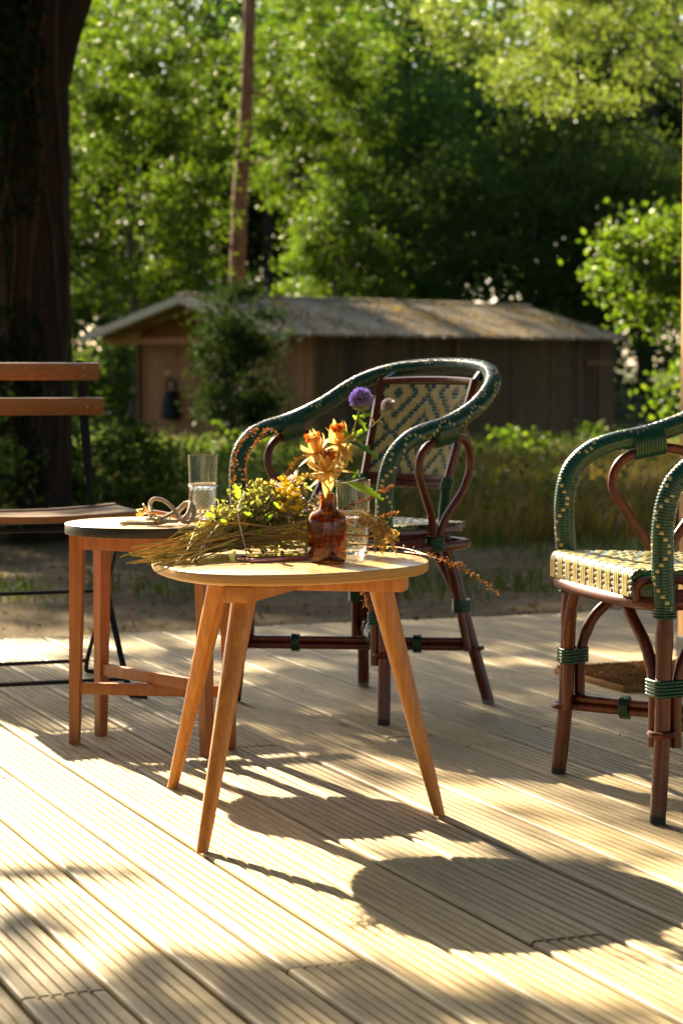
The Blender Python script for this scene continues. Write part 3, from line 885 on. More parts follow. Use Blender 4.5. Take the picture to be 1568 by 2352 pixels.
def build_undergrowth():
    r = np.random.default_rng(41)
    def place(n, x0, x1, y0, y1, mask=None, spread=True):
        y = r.uniform(y0, y1, n); x = r.uniform(x0, x1, n) * (y / y1 if spread else 1)
        p = np.stack([x, y, np.zeros(n)], 1)
        nz = np.sin(x * 2.1 + 1.3 * np.sin(y * .8)) + np.sin(y * 1.7 + x * .6) + r.normal(0, .6, n)
        return p, nz
    def ground_z(p):
        p[:, 2] = [gz(a, b) - .01 for a, b in zip(p[:, 0], p[:, 1])]
        return p
    # green grass
    p, nz = place(24000, -9, 9, 12.4, 34)
    p = ground_z(p[(nz > -.4) & (p[:, 1] > 12.6 + .9 * np.sin(p[:, 0] * 1.7) + .6 * nz)])
    stuff('green_grass', blades_mesh('green_grass', p, .24, .6, .006, M['grass_green']))
    # thin grass tufts at the edge of the earth path and by the deck
    q = []
    for _ in range(70):
        cx, cy = r.uniform(-2.4, 3.0), r.uniform(9.2, 13.4)
        if cx < .2 and cy < 12.2 and r.random() < .8: continue
        m = r.integers(25, 90); q.append(np.stack([r.normal(cx, .12, m), r.normal(cy, .2, m), np.zeros(m)], 1))
    stuff('grass_tufts', blades_mesh('grass_tufts', ground_z(np.concatenate(q)), .10, .8, .004, M['grass_green']))
    # dry brown grass to the right
    p, nz = place(36000, -.5, 8.0, 12.8, 26)
    k = (p[:, 0] > .35 + r.normal(0, .5, len(p))) & (nz > -.5)
    stuff('dry_grass', blades_mesh('dry_grass', ground_z(p[k]), .27, .7, .005, M['grass_dry']))
    p, nz = place(16000, -8, 1.5, 13.0, 26)
    stuff('dry_grass', blades_mesh('dry_grass', ground_z(p[nz > .1]), .25, .7, .005, M['grass_dry']))
    # leafy weeds
    def weeds(nm, K, x0, x1, y0, y1, h, mat, size, per, cond=None):
        out = []
        for _ in range(K):
            y = r.uniform(y0, y1); x = r.uniform(x0, x1) * y / y1
            if cond and not cond(x, y): continue
            hh = h * r.uniform(.5, 1.3); g = gz(x, y); m = per
            rad = .10 + .10 * r.random()
            z = g + hh * r.random(m) ** .8
            out.append(np.stack([r.normal(x, rad, m), r.normal(y, rad, m), z], 1))
        stuff(nm, leaves_mesh(nm, np.concatenate(out), size, mat, flat=.8))
    weeds('leafy_weeds', 130, -8.5, 8.5, 22, 31.5, .22, M['leaf_weed'], .06, 30, lambda x, y: math.sin(x * 2.3 + y) + math.sin(y * 1.9 - x) > -.3)
    weeds('leafy_weeds', 130, -6.5, 6.5, 14.5, 24, .34, M['leaf_weed'], .06, 38)
    weeds('leafy_weeds', 130, -7, 2.0, 13.3, 19, .42, M['leaf_dark'], .06, 40)
    weeds('bright_weeds', 34, .8, 8.5, 19.5, 31, .34, M['leaf_hazel'], .07, 46)
    weeds('bright_weeds', 44, -5, 1.5, 15, 30, .36, M['leaf_hazel'], .06, 36)
    # stones and twigs on the earth
    n = 3200
    p = np.stack([r.uniform(-3, 3.4, n), r.uniform(8, 14, n), np.zeros(n)], 1); p = ground_z(p); p[:, 2] += .014
    stuff('fallen_leaves', leaves_mesh('fallen_leaves', p, .028, M['grass_dry'], flat=4))
build_undergrowth()

# ================================================================ POST AND DOORMAT
def build_post_mat():
    b = Vector((1.024, 6.24, 0))
    T = thing('wooden_post', 'square pale wooden post standing on the deck at the right edge', 'post', b)
    rot = Matrix((DN, -DU, Vector((0, 0, 1)))).transposed()
    mb = MB(); mb.box((0.014, 0.04, 1.6), (.12, .12, 3.2), rot, 0, .004); mb.build('shaft', M['post'], T, angle=30)
    mb = MB(); mb.box((0.014, 0.04, .03), (.128, .128, .06), rot, 0, .003); mb.build('shoe', M['iron'], T)
    corner = Vector((.571, 5.95, 0))
    c = corner + DN * .32 + DU * .19
    T = thing('doormat', 'brown coir doormat lying on the deck behind the right armchair', 'doormat', c)
    mb = MB(); mb.box((0, 0, .009), (.64, .38, .018), rot, 0, .006); mb.build('mat_base', M['coir'], T)
    n = 30000
    u = rng.uniform(-.315, .315, n); v = rng.uniform(-.185, .185, n)
    p = np.stack([DN.x * u + DU.x * v, DN.y * u + DU.y * v, np.full(n, .016)], 1)
    o = link(bpy.data.objects.new('bristles', blades_mesh('bristles', p, .009, .6, .0016, M['coir'])), T); o['kind'] = 'stuff'
build_post_mat()

# ================================================================ RATTAN ARMCHAIRS
def ring_wrap(mb, pts, z, r, n=5, pitch=.0062, axis=None):
    """n cords round a convex outline of points (x, y), stacked upward"""
    cx = sum(p[0] for p in pts) / len(pts); cy = sum(p[1] for p in pts) / len(pts)
    for k in range(n):
        path = []
        for j in range(20):
            a = 2 * math.pi * j / 20; d = Vector((math.cos(a), math.sin(a)))
            best = max((Vector((p[0], p[1])).dot(d) + p[2], p) for p in pts)[1]
            path.append((best[0] + d.x * (best[2] + r * .6), best[1] + d.y * (best[2] + r * .6), z + k * pitch))
        path.append(path[0])
        mb.tube(path, r, 6, cap=False)

def rod_wrap(mb, a, b, rad, ell=(1, 1), r=.0034, up=None, turns=5):
    """cords wound round a rod between a and b"""
    a = Vector(a); b = Vector(b); n = turns * 3
    P = [a.lerp(b, i / n) for i in range(n + 1)]
    mb.tube(P, [rad + (r * .9 if i % 3 != 0 else r * .15) for i in range(n + 1)], 12, ell=ell, up=up)

def wrapped_tube(mb, path, rad, pitch, seg, pattern, outward):
    """coil-wound tube: ridged, cells coloured by pattern(coil, sector offset from outward)"""
    P = resample(path, pitch / 3)
    n = len(P); T = []
    for i in range(n):
        T.append((P[min(n - 1, i + 1)] - P[max(0, i - 1)]).normalized())
    vs = []; fs = []; ms = []
    dirs = []
    for i in range(n):
        o = outward(P[i]); N = (o - T[i] * o.dot(T[i])).normalized(); B = T[i].cross(N)
        rr = rad * (1.0 if i % 3 else .925)
        for k in range(seg):
            a = 2 * math.pi * (k + .5) / seg
            vs.append(P[i] + (N * math.cos(a) + B * math.sin(a)) * rr)
    for i in range(n - 1):
        for k in range(seg):
            k2 = (k + 1) % seg
            fs.append((i * seg + k, i * seg + k2, (i + 1) * seg + k2, (i + 1) * seg + k))
            off = (k + 1) if k + 1 <= seg // 2 else k + 1 - seg
            ms.append(pattern(i // 3, off, i % 3))
    fs.append(tuple(range(seg - 1, -1, -1))); ms.append(0)
    fs.append(tuple((n - 1) * seg + k for k in range(seg))); ms.append(0)
    mb.add(vs, fs, ms)

def strip(mb, P, N, side, w, h, mi=0):
    """raised strand: roof-shaped ribbon along P"""
    vs = []; fs = []
    for p, nn, s in zip(P, N, side):
        vs += [p - s * w, p - s * w * .55 + nn * h, p + s * w * .55 + nn * h, p + s * w]
    for i in range(len(P) - 1):
        for k in range(3):
            a = i * 4 + k; fs.append((a, a + 1, a + 5, a + 4))
    mb.add(vs, fs, mi)

def weave(mb, surf, nu, nv, Lu, Lv, dip, hc=.0016):
    """cream strands along v, green strands along u; the cream goes under where dip(i, j)"""
    for j in range(nv):
        v = (j + .5) / nv
        P = []; N = []; Sd = []
        for i in range(0, nu + 1, 2):
            p, n, tu, tv = surf(i / nu, v); P.append(p); N.append(n); Sd.append(tv)
        strip(mb, P, N, Sd, Lv / nv * .47, .0016, 0)
    for i in range(nu):
        u = (i + .5) / nu
        P = []; N = []; Sd = []
        for j in range(nv * 2 + 1):
            v = j / (nv * 2); p, n, tu, tv = surf(u, v)
            if j % 2 == 0: off = 0
            else: off = -.0034 if dip(i, j // 2) else .0016
            if j % 2 == 0:
                a = dip(i, max(0, j // 2 - 1)); b = dip(i, min(nv - 1, j // 2))
                off = -.0030 if (a and b) else (.0012 if not (a or b) else -.0012)
            P.append(p + n * off); N.append(n); Sd.append(tu)
        strip(mb, P, N, Sd, Lu / nu * .47, .0013, 1)

def make_armchair():
    T = thing('rattan_armchair', '', 'armchair')
    def mir(p): return (-p[0], p[1], p[2])
    # --- the woven arm and back rail, one loop
    half = [(.246, .196, .385), (.250, .203, .47), (.256, .204, .555), (.262, .188, .615), (.267, .15, .652), (.268, .10, .672),
            (.268, .0, .694), (.260, -.10, .732), (.234, -.185, .782), (.172, -.245, .814), (.09, -.278, .826)]
    pts = half + [(0, -.288, .829)] + [mir(p) for p in reversed(half)]
    path = spline(pts, 8)
    def outward(p):
        o = Vector((p.x, p.y * .9, 0))
        if p.z > .6: o = o.normalized() * 1.0 + Vector((0, 0, .95 * min(1, (p.z - .6) / .06)))
        else: o = Vector((p.x * .3, .22, 0))
        return o.normalized()
    def pat(coil, off, ph):
        if coil % 2: return 0
        t = (coil // 2) % 10; z = t - 2 if t < 5 else 7 - t
        return 1 if off in (z - 2, z + 3) else 0
    mb = MB(); wrapped_tube(mb, path, .0212, .0058, 17, pat, outward)
    mb.build('arm_rail', [M['green'], M['cream']], T, angle=80)
    # --- legs
    for s in (1, -1):
        mb = MB()
        P = spline([(s * .244, .194, .40), (s * .246, .197, .30), (s * .249, .20, .16), (s * .254, .206, .07), (s * .258, .211, .012)], 5)
        mb.tube(P, [.0152 + (.0014 if i in (3, 4) else 0) for i in range(len(P))], 14)
        o = mb.build('leg', M['rattan'], T)
        mb = MB(); mb.tube([(s * .258, .211, .016), (s * .2583, .2115, 0.0)], .0150, 12); mb.build('rubber_foot', M['rubber'], o)
        mb = MB()
        P = spline([(s * .138, -.112, .44), (s * .152, -.128, .36), (s * .172, -.15, .24), (s * .195, -.174, .12), (s * .216, -.196, .012)], 5)
        mb.tube(P, [.0150 + (.0014 if i in (8, 9) else 0) for i in range(len(P))], 14)
        o = mb.build('leg', M['rattan'], T)
        mb = MB(); mb.tube([(s * .2155, -.1955, .016), (s * .2165, -.1965, 0.0)], .0150, 12); mb.build('rubber_foot', M['foot'], o)
    # --- seat frame and seat
    fr = [(.205, .232), (-.205, .232), (-.232, .10), (-.205, -.10), (-.15, -.155), (.15, -.155), (.205, -.10), (.232, .10)]
    mb = MB(); mb.tube(spline([(x, y, .398) for x, y in fr] , 5, True) + [Vector((fr[0][0], fr[0][1], .398))], .0125, 10, cap=False)
    for sd in (1, -1): mb.tube(spline([(sd * .212, .236, .404), (sd * .218, .238, .43), (sd * .221, .21, .441), (sd * .229, .10, .437), (sd * .206, -.09, .436), (sd * .15, -.152, .432)], 5), .0085, 8)
    mb.tube([(-.232, .06, .415), (-.238, .2, .41)], .012, 8); mb.tube([(.232, .06, .415), (.238, .2, .41)], .012, 8)
    mb.build('seat_frame', M['rattan'], T)
    def seat_surf(u, v):
        # v 0 at the lower front edge, over the lip, back to the rear
        x = (u - .5)
        Ls = v * .465
        if Ls < .034: y, z, n = .247, .409 + Ls, Vector((0, 1, 0)); t = Vector((0, 0, 1))
        elif Ls < .058:
            a = (Ls - .034) / .024 * math.pi / 2; y = .247 - .0153 * (1 - math.cos(a)); z = .443 + .0153 * math.sin(a)
            n = Vector((0, math.cos(a), math.sin(a))); t = Vector((0, -math.sin(a), math.cos(a)))
        else:
            y = .2317 - (Ls - .058); z = .4583 - .010 * math.sin(min(1, (Ls - .058) / .38) * math.pi) * (1 - (2 * x) ** 2) - .012 * (Ls - .058) / .4
            n = Vector((0, 0, 1)); t = Vector((0, -1, 0))
        w = .425 + .03 * min(1, max(0, (.2317 - y) / .12)) - .13 * max(0, (.10 - y) / .26) ** 1.3
        return Vector((x * w, y, z)), n, Vector((1, 0, 0)), t
    def seat_dip(i, j):
        c = i // 2
        if j < 6: return ((i % 5) in (0, 1) and (j + i % 5 + (i // 5) % 2) % 2 == 0)
        return (abs((c % 10) - 5) + (j % 10 if j % 10 < 5 else 10 - j % 10)) % 3 == 0
    mb = MB(); weave(mb, seat_surf, 50, 44, .425, .465, seat_dip)
    # slab below the strands
    vs = []; fs = []; nu = 8; nv = 24
    for j in range(nv + 1):
        for i in range(nu + 1):
            p, n, _, _ = seat_surf(i / nu, j / nv); vs.append(p - n * .0035)
    for j in range(nv):
        for i in range(nu):
            a = j * (nu + 1) + i; fs.append((a, a + 1, a + nu + 2, a + nu + 1))
    m0 = len(vs); vs += [seat_surf(i / nu, j / nv)[0] - seat_surf(i / nu, j / nv)[1] * .013 for j in range(nv + 1) for i in range(nu + 1)]
    fs += [tuple(m0 + k for k in reversed(f)) for f in fs]
    for j in range(nv):
        for e in (0, nu):
            a = j * (nu + 1) + e; b = a + nu + 1; fs.append((a, b, m0 + b, m0 + a))
    mb.add(vs, fs, 0)
    mb.build('woven_seat', [M['green'], M['cream']], T, angle=60)
    # --- back panel
    def back_pt(u, v):
        x = (u - .5) * (.268 + .03 * v); y = -.133 - .072 * v + .018 * (1 - (2 * u - 1) ** 2) * -1; z = .560 + .222 * v
        return Vector((x, y, z))
    def back_surf(u, v):
        e = .01
        p = back_pt(u, v); tu = (back_pt(u + e, v) - back_pt(u - e, v)).normalized(); tv = (back_pt(u, v + e) - back_pt(u, v - e)).normalized()
        n = tv.cross(tu).normalized()
        if n.y < 0: n = -n
        return p, n, tu, tv
    def back_dip(i, j):
        jj = j % 24; tj = jj if jj < 12 else 24 - jj
        return int(abs((i + 9) % 36 - 18) + 1.5 * tj) % 9 < 3
    mb = MB(); weave(mb, back_surf, 54, 27, .285, .233, back_dip)
    def back_surf2(u, v):
        p, n, tu, tv = back_surf(u, v); return p - n * .004, -n, tu, tv
    weave(mb, back_surf2, 54, 27, .285, .233, back_dip)
    vs = []; fs = []
    for j in range(7):
        for i in range(13):
            p, n, _, _ = back_surf(i / 12, j / 6); vs.append(p - n * .002)
    for j in range(6):
        for i in range(12):
            a = j * 13 + i; fs.append((a, a + 1, a + 14, a + 13))
    mb.add(vs, fs, 0)
    mb.build('woven_back', [M['green'], M['cream']], T, angle=60)
    mb = MB()
    c = [back_pt(-.02, -.03), back_pt(.25, -.035), back_pt(.5, -.035), back_pt(.75, -.035), back_pt(1.02, -.03)]
    mb.tube(spline(c, 4), .0095, 8)
    mb.tube(spline([back_pt(a, 1.04 + .02 * (1 - (2 * a - 1) ** 2)) for a in (-.02, .25, .5, .75, 1.02)], 4), .0085, 8)
    for a in (-.035, 1.035): mb.tube([back_pt(a, -.08), back_pt(a, .5), back_pt(a, 1.06)], .0115, 8)
    mb.build('back_frame', M['rattan'], T)
    for s, a in ((1, 1.035), (-1, -.035)):
        mb = MB(); q = back_pt(a, -.08); rod_wrap(mb, (s * .138, -.112, .43), q, .0105, turns=20); mb.build('back_post', M['green'], T, angle=80)
        mb = MB(); mb.tube([back_pt(a, 1.0), (s * .145, -.245, .808)], .012, 8); mb.build('top_binding', M['green'], T)
        mb = MB(); rod_wrap(mb, back_pt(a, -.16), back_pt(a, -.02), .0135, turns=5); mb.build('binding', M['green'], T, angle=80)
    mb = MB(); mb.tube(spline([back_pt(-.03, -.10), back_pt(.5, -.11), back_pt(1.03, -.10)], 4), .0085, 8); mb.build('back_rail', M['rattan'], T)
    # --- teardrop loop at each side
    for s in (1, -1):
        P = [(.226, .012, .405), (.238, .03, .47), (.252, .072, .535), (.260, .098, .585), (.262, .083, .632), (.264, .035, .655),
             (.262, -.02, .662), (.258, -.068, .648), (.250, -.092, .60), (.244, -.078, .54), (.234, -.025, .47), (.224, .0, .405)]
        mb = MB(); mb.tube(spline([(s * x, y, z) for x, y, z in P], 6), .0100, 10); mb.build('side_loop', M['rattan'], T)
        mb = MB()
        rod_wrap(mb, (s * .266, .055, .668), (s * .265, -.012, .680), .0245, (1.22, .98), turns=11, up=(0, 0, 1)); mb.build('binding', M['green'], T, angle=80)
        mb = MB(); rod_wrap(mb, (s * .228, .006, .395), (s * .231, .012, .425), .020, (1, 1.1), turns=5); mb.build('binding', M['green'], T, angle=80)
        mb = MB(); rod_wrap(mb, (s * .245, .1955, .372), (s * .2455, .196, .40), .0195, turns=5); mb.build('binding', M['green'], T, angle=80)
    # --- arched braces: two per leg, bound to it
    for s in (1, -1):
        for front in (1, -1):
            if front == 1:
                lx, ly, lt = s * .249, .200, .4
                A = [(s * .224, .206, .135), (s * .222, .206, .25), (s * .20, .212, .315), (s * .155, .222, .365), (s * .125, .226, .395)]
                B = [(s * .246, .172, .135), (s * .245, .170, .25), (s * .243, .145, .318), (s * .237, .095, .365), (s * .232, .055, .398)]
                rr = .0110
            else:
                lx, ly = s * .185, -.163
                A = [(s * .166, -.176, .135), (s * .148, -.158, .25), (s * .115, -.152, .32), (s * .08, -.152, .365), (s * .04, -.152, .395)]
                B = [(s * .196, -.146, .135), (s * .180, -.128, .25), (s * .185, -.10, .32), (s * .20, -.065, .365), (s * .215, -.04, .395)]
                rr = .0100
            for Q in (A, B):
                mb = MB(); P = spline(Q, 6); mb.tube(P, [rr + (.0012 if i in (9, 10) else 0) for i in range(len(P))], 10); mb.build('brace', M['rattan'], T)
            zz = .232
            k = 0 if front == 1 else 1
            off = (s * .173, -.151) if front == -1 else (s * .2475, .1985)
            pA = A[1]; pB = B[1]
            mb = MB(); ring_wrap(mb, [(off[0], off[1], .0155), (pA[0], pA[1], rr), (pB[0], pB[1], rr)], zz, .0036, 5); mb.build('binding', M['green'], T, angle=80)
    # --- crossed stretchers, two rods each, looped round the legs
    LG = {'FL': (.2505, .2025), 'FR': (-.2505, .2025), 'RL': (.1915, -.1705), 'RR': (-.1915, -.1705)}
    for a, b, z in (('FL', 'RR', .140), ('FR', 'RL', .162)):
        A = Vector((*LG[a], z)); B = Vector((*LG[b], z)); d = (B - A).normalized(); sd = Vector((-d.y, d.x, 0))
        for h in (0, 1):
            off = sd * (.0 if h == 0 else .0) + Vector((0, 0, h * .0165))
            mb = MB(); mb.tube([A + off + d * .014, A.lerp(B, .5) + off, B + off - d * .014], .0085, 10); mb.build('stretcher', M['rattan'], T)
        for q, sg in ((A, 1), (B, -1)):
            mb = MB(); loop = [q + d * sg * .034 + sd * .006]
            for k in range(9):
                an = math.pi * (.5 + k / 8.0)
                loop.append(q + (d * sg * math.cos(an) + sd * math.sin(an)) * .0205)
            loop.append(q + d * sg * .034 - sd * .006)
            mb.tube(spline(loop, 3), .0062, 8); mb.build('stretcher_loop', M['rattan'], T)
        for t in (.24, .76):
            q = A.lerp(B, t) + Vector((0, 0, .008)); mb = MB()
            rod_wrap(mb, q - d * .011, q + d * .011, .0125, (1.55, 1.0), up=(0, 0, 1), turns=4); mb.build('binding', M['green'], T, angle=80)
    A = Vector((*LG['FR'], .170)); B = Vector((*LG['RL'], .170)); d = (B - A)
    mb = MB()
    rod_wrap(mb, A + d * .40, A + d * .60, .0165, (1.3, 1), turns=14, up=(0, 0, 1)); mb.build('binding', M['green'], T, angle=80)
    return T

def copy_tree(o, parent=None):
    c = o.copy(); COL.objects.link(c); c.parent = parent
    for ch in list(o.children): copy_tree(ch, c)
    return c
ch1 = make_armchair()
ch2 = copy_tree(ch1)
ch1.location = (.068, 5.43, 0); ch1.rotation_euler.z = R(134.4)
ch2.location = (.713, 4.296, 0); ch2.rotation_euler.z = R(104.7)
ch1['label'] = 'green and cream woven armchair facing left behind the low table, fully in view'
ch2['label'] = 'green and cream woven armchair cut off by the right edge of the photo'
for c in (ch1, ch2): c['group'] = 'rattan armchairs on the deck'

# ================================================================ TABLES
def two_tone(o, lim=.75):
    """flat faces take the first material, the edge the second"""
    me = o.data
    for p in me.polygons: p.material_index = 0 if abs(p.normal.z) > lim else 1

TABLE = Vector((-.10, 4.11, 0))
TZ = .467
def build_low_table():
    T = thing('side_table', 'low honey coloured table with a rounded freeform top on three splayed tapered legs', 'table', TABLE)
    outl = [(-.357, 4.288), (-.340, 4.355), (-.305, 4.40), (-.25, 4.43), (-.185, 4.442), (-.11, 4.43), (-.03, 4.395), (.04, 4.36), (.10, 4.31),
            (.143, 4.24), (.160, 4.17), (.160, 4.10), (.138, 4.03), (.095, 3.972), (.04, 3.92), (-.02, 3.88), (-.09, 3.853), (-.165, 3.845), (-.23, 3.868),
            (-.285, 3.928), (-.322, 4.01), (-.347, 4.10), (-.360, 4.20)]
    P = [(p.x, p.y) for p in spline([(x, y, 0) for x, y in outl], 4, True)]
    # front outline jittered to imitate broken highlights along the edge
    rr = random.Random(3)
    P = [(x + (rr.uniform(-.0016, .0016) if y < 4.0 else 0), y + (rr.uniform(-.0022, .0012) if y < 4.0 else 0)) for x, y in P]
    mb = MB(TABLE); mb.prism(P, .4465, TZ, 0, .0018, .007)
    o = mb.build('tabletop', [M['top'], M['ply']], T, angle=50); two_tone(o)
    C = Vector((-.10, 4.11, 0))
    legs = [((-.238, 3.751), (-.168, 3.912)), ((-.333, 4.337), (-.226, 4.222)), ((.181, 4.065), (.066, 4.078))]
    for f, t in legs:
        mb = MB(TABLE); a = Vector((*t, .4455)); b = Vector((*f, 0.0))
        n = 12; path = [a.lerp(b, i / n) for i in range(n + 1)]
        mb.tube(path, [.0232 - .0122 * (i / n) ** .95 for i in range(n + 1)], 18)
        o = mb.build('leg', M['beech'], T)
        for v in o.data.vertices:                      # feet cut flat on the floor, heads flat under the top
            if v.co.z < .004: v.co.z = 0.0
            if v.co.z > .440: v.co.z = .4455
        d = (Vector(t) - C.to_2d()); L = d.length; d.normalize()
        mb = MB(TABLE); ax = Vector((d.x, d.y, 0)); ay = Vector((-d.y, d.x, 0))
        mb.box(C + ax * (L * .5 + .025) + Vector((0, 0, .4305)), (L + .06, .056, .030), Matrix((ax, ay, Vector((0, 0, 1)))).transposed(), 0, .008)
        mb.build('batten', M['beech'], T)
    return T
build_low_table()

RT = Vector((-.413, 4.817, 0))
def build_round_table():
    T = thing('round_table', 'small round table with black edge band and four tapered legs, behind the low table', 'table', RT)
    mb = MB(RT); mb.prism([(RT.x + .187 * math.cos(2 * math.pi * k / 72), RT.y + .187 * math.sin(2 * math.pi * k / 72)) for k in range(72)], .468, .490, 0, .0015, .001)
    o = mb.build('tabletop', [M['tabletop'], M['black']], T, angle=50); two_tone(o)
    feet = [(-.586, 4.843), (-.541, 4.959), (-.286, 4.680), (-.241, 4.787)]
    z = Vector((0, 0, 1))
    for f in feet:
        d = (Vector(f) - RT.to_2d()).normalized(); ax = Vector((d.x, d.y, 0)); ay = Vector((-d.y, d.x, 0))
        a = Vector((*f, 0)); b = a - ax * .010 + z * .468
        vs = []
        for q, w in ((a, .0100), (a + z * .004, .0105), (b, .0150)):
            vs += [q + ax * sx * w + ay * sy * w for sx, sy in ((-1, -1), (1, -1), (1, 1), (-1, 1))]
        mb = MB(RT)
        fs = [(3, 2, 1, 0), (8, 9, 10, 11)] + [(j * 4 + k, j * 4 + (k + 1) % 4, j * 4 + 4 + (k + 1) % 4, j * 4 + 4 + k) for j in (0, 1) for k in range(4)]
        mb.add(vs, fs); mb.build('leg', M['teak'], T, smooth=False)
    def rail(a, b, z0, h, w, nm):
        A = Vector((*a, z0)); B = Vector((*b, z0)); d = (B - A).normalized()
        mb = MB(RT); mb.box((A + B) / 2, ((B - A).length - .024, w, h), Matrix((d, Vector((-d.y, d.x, 0)), z)).transposed(), 0, .0015); mb.build(nm, M['teak'], T)
    top = [(Vector(f) + (RT.to_2d() - Vector(f)).normalized() * .010) for f in feet]
    for i, j in ((0, 1), (1, 3), (3, 2), (2, 0)): rail(top[i], top[j], .448, .036, .016, 'apron')
    rail(Vector(feet[1]) * .99 + RT.to_2d() * .01, Vector(feet[2]) * .99 + RT.to_2d() * .01, .150, .026, .015, 'stretcher')
    rail(Vector(feet[0]) * .99 + RT.to_2d() * .01, Vector(feet[3]) * .99 + RT.to_2d() * .01, .1235, .026, .015, 'stretcher')
build_round_table()

# ================================================================ FOLDING CHAIR
def build_folding_chair():
    e = Vector((.94, .34, 0)).normalized(); f = Vector((.34, -.94, 0)).normalized()
    base = Vector((-.80, 5.72, 0))
    T = thing('folding_chair', 'folding garden chair with wooden slats on a black iron frame at the left edge', 'chair', base)
    z = Vector((0, 0, 1))
    W = -e * .40
    up = spline([(-.709, 6.03, .842), (-.688, 5.95, .69), (-.652, 5.81, .45), (-.60, 5.67, .25), (-.535, 5.53, .03), (-.515, 5.515, .008), (-.485, 5.508, .006)], 6)
    lg = spline([(-.530, 5.505, .437), (-.567, 5.6, .375), (-.625, 5.76, .20), (-.684, 5.925, .03), (-.672, 5.945, .008), (-.645, 5.955, .006)], 6)
    for off in (Vector((0, 0, 0)), W):
        mb = MB(base)
        mb.tube([p + off for p in up], [.0125 if .56 < p.z else .0080 for p in up], 8, ell=(.45, 1), up=tuple(f)); mb.build('upright', M['iron'], T)
        mb = MB(base); mb.tube([p + off for p in lg], .0065, 8); mb.build('leg', M['iron'], T)
    def bar(a, nm='cross_bar', r=.0055):
        a = Vector(a); mb = MB(base); mb.tube([a, a + W], r, 8); mb.build(nm, M['iron'], T)
    bar((-.612, 5.72, .25)); bar((-.684, 5.925, .04)); bar((-.540, 5.54, .045)); bar((-.545, 5.53, .425)); bar((-.640, 5.82, .425))
    rot = Matrix((e, Vector((f.x, f.y, .0)), z)).transposed()
    lean = Matrix.Rotation(R(12), 3, e)
    for px, py, zz in ((-.700, 5.995, .815), (-.686, 5.958, .722)):
        c = Vector((px, py, zz)) + e * .045 - e * .245 + f * .016
        mb = MB(base); mb.box(c, (.49, .012, .047), lean @ rot, 0, .004); o = mb.build('back_slat', M['slat'], T)
        for off in (0, -.40):
            for dz in ((-.009, .011) if zz > .8 else (0,)):
                mb = MB(base); q = Vector((px, py, zz)) + e * off + f * .0235 + z * (dz - .002)
                mb.tube([q, q + f * .0025], .0042, 8); mb.build('rivet', M['rivet'], o)
    for k in range(7):
        q = Vector((-.652, 5.80, 0)) + f * (.0 + .047 * k) + e * .062
        mb = MB(base); P = []
        for j in range(9):
            t = j / 8; P.append(q - e * .50 * t + z * (.447 + .012 * (2 * t - 1) ** 2 + (.004 if k in (0, 6) else 0)))
        vs = []; fs = []
        for p in P:
            vs += [p - f * .018 - z * .007, p + f * .018 - z * .007, p + f * .018 + z * .007, p - f * .018 + z * .007]
        for i in range(8):
            for c in range(4): fs.append((i * 4 + c, i * 4 + (c + 1) % 4, i * 4 + 4 + (c + 1) % 4, i * 4 + 4 + c))
        fs += [(3, 2, 1, 0), (32, 33, 34, 35)]
        mb.add(vs, fs); mb.build('seat_slat', M['slat'], T, smooth=False)
build_folding_chair()

# ================================================================ GLASSES, BOTTLE, PHONE
def make_tumbler():
    T = thing('glass_tumbler', '', 'glass')
    H = .144
    outer = [(.0, .0), (.0265, .0), (.0278, .0015)]
    for k in range(29): t = k / 28; outer.append((.0280 + .0024 * t, .004 + .066 * t))
    outer += [(.0312, .0735), (.0330, .0755), (.0335, .0775), (.0330, .0800), (.0316, .0820), (.0318, .09), (.0328, .115), (.0336, H - .001)]
    inner = [(.0331, H), (.0325, H - .001), (.0316, .115), (.0306, .09), (.0302, .075), (.0285, .05), (.0268, .014), (.024, .0105), (.0, .0095)]
    def fr(j, k, r, z):
        if 3 <= j <= 31:
            jj = j - 3
            a = abs(((k + jj * 2) % 8) - 4) / 4; b = abs(((k - jj * 2) % 8) - 4) / 4
            return -.0011 * max(max(0, a - .55), max(0, b - .55)) / .45
        return 0
    mb = MB(); mb.lathe(outer + inner, seg=128, fr=fr); mb.build('glass_body', M['glass'], T, angle=25)
    return T
g1 = make_tumbler(); g2 = copy_tree(g1)
g1.location = (.0226, 4.262, TZ + .0004); g2.location = (-.304, 4.884, .4904)
g1['label'] = 'clear cut glass tumbler behind the brown bottle'; g2['label'] = 'clear cut glass tumbler on the round table next to the cord'
for g in (g1, g2): g['group'] = 'cut glass tumblers'

BO = Vector((-.0265, 4.095, TZ + .0004))
def build_bottle():
    T = thing('amber_bottle', 'brown apothecary bottle holding flowers near the front of the low table', 'bottle', BO)
    outer = [(0, .0025), (.024, .0015), (.031, 0), (.0345, .003), (.0358, .008), (.0360, .03), (.0360, .075), (.0350, .0835), (.0315, .0905), (.0245, .0955), (.0175, .0985), (.0150, .1015), (.0145, .108), (.0145, .119),
             (.0160, .1215), (.0170, .1235), (.0168, .1265), (.0150, .1275)]
    inner = [(.0118, .1265), (.0112, .12), (.0112, .103), (.0140, .0975), (.0225, .0925), (.0295, .0875), (.0330, .0815), (.0338, .074), (.0338, .01), (.0320, .0055), (.0, .0065)]
    mb = MB(); mb.lathe(outer + inner, seg=64); mb.build('glass_body', M['amber'], T, angle=60)
build_bottle()

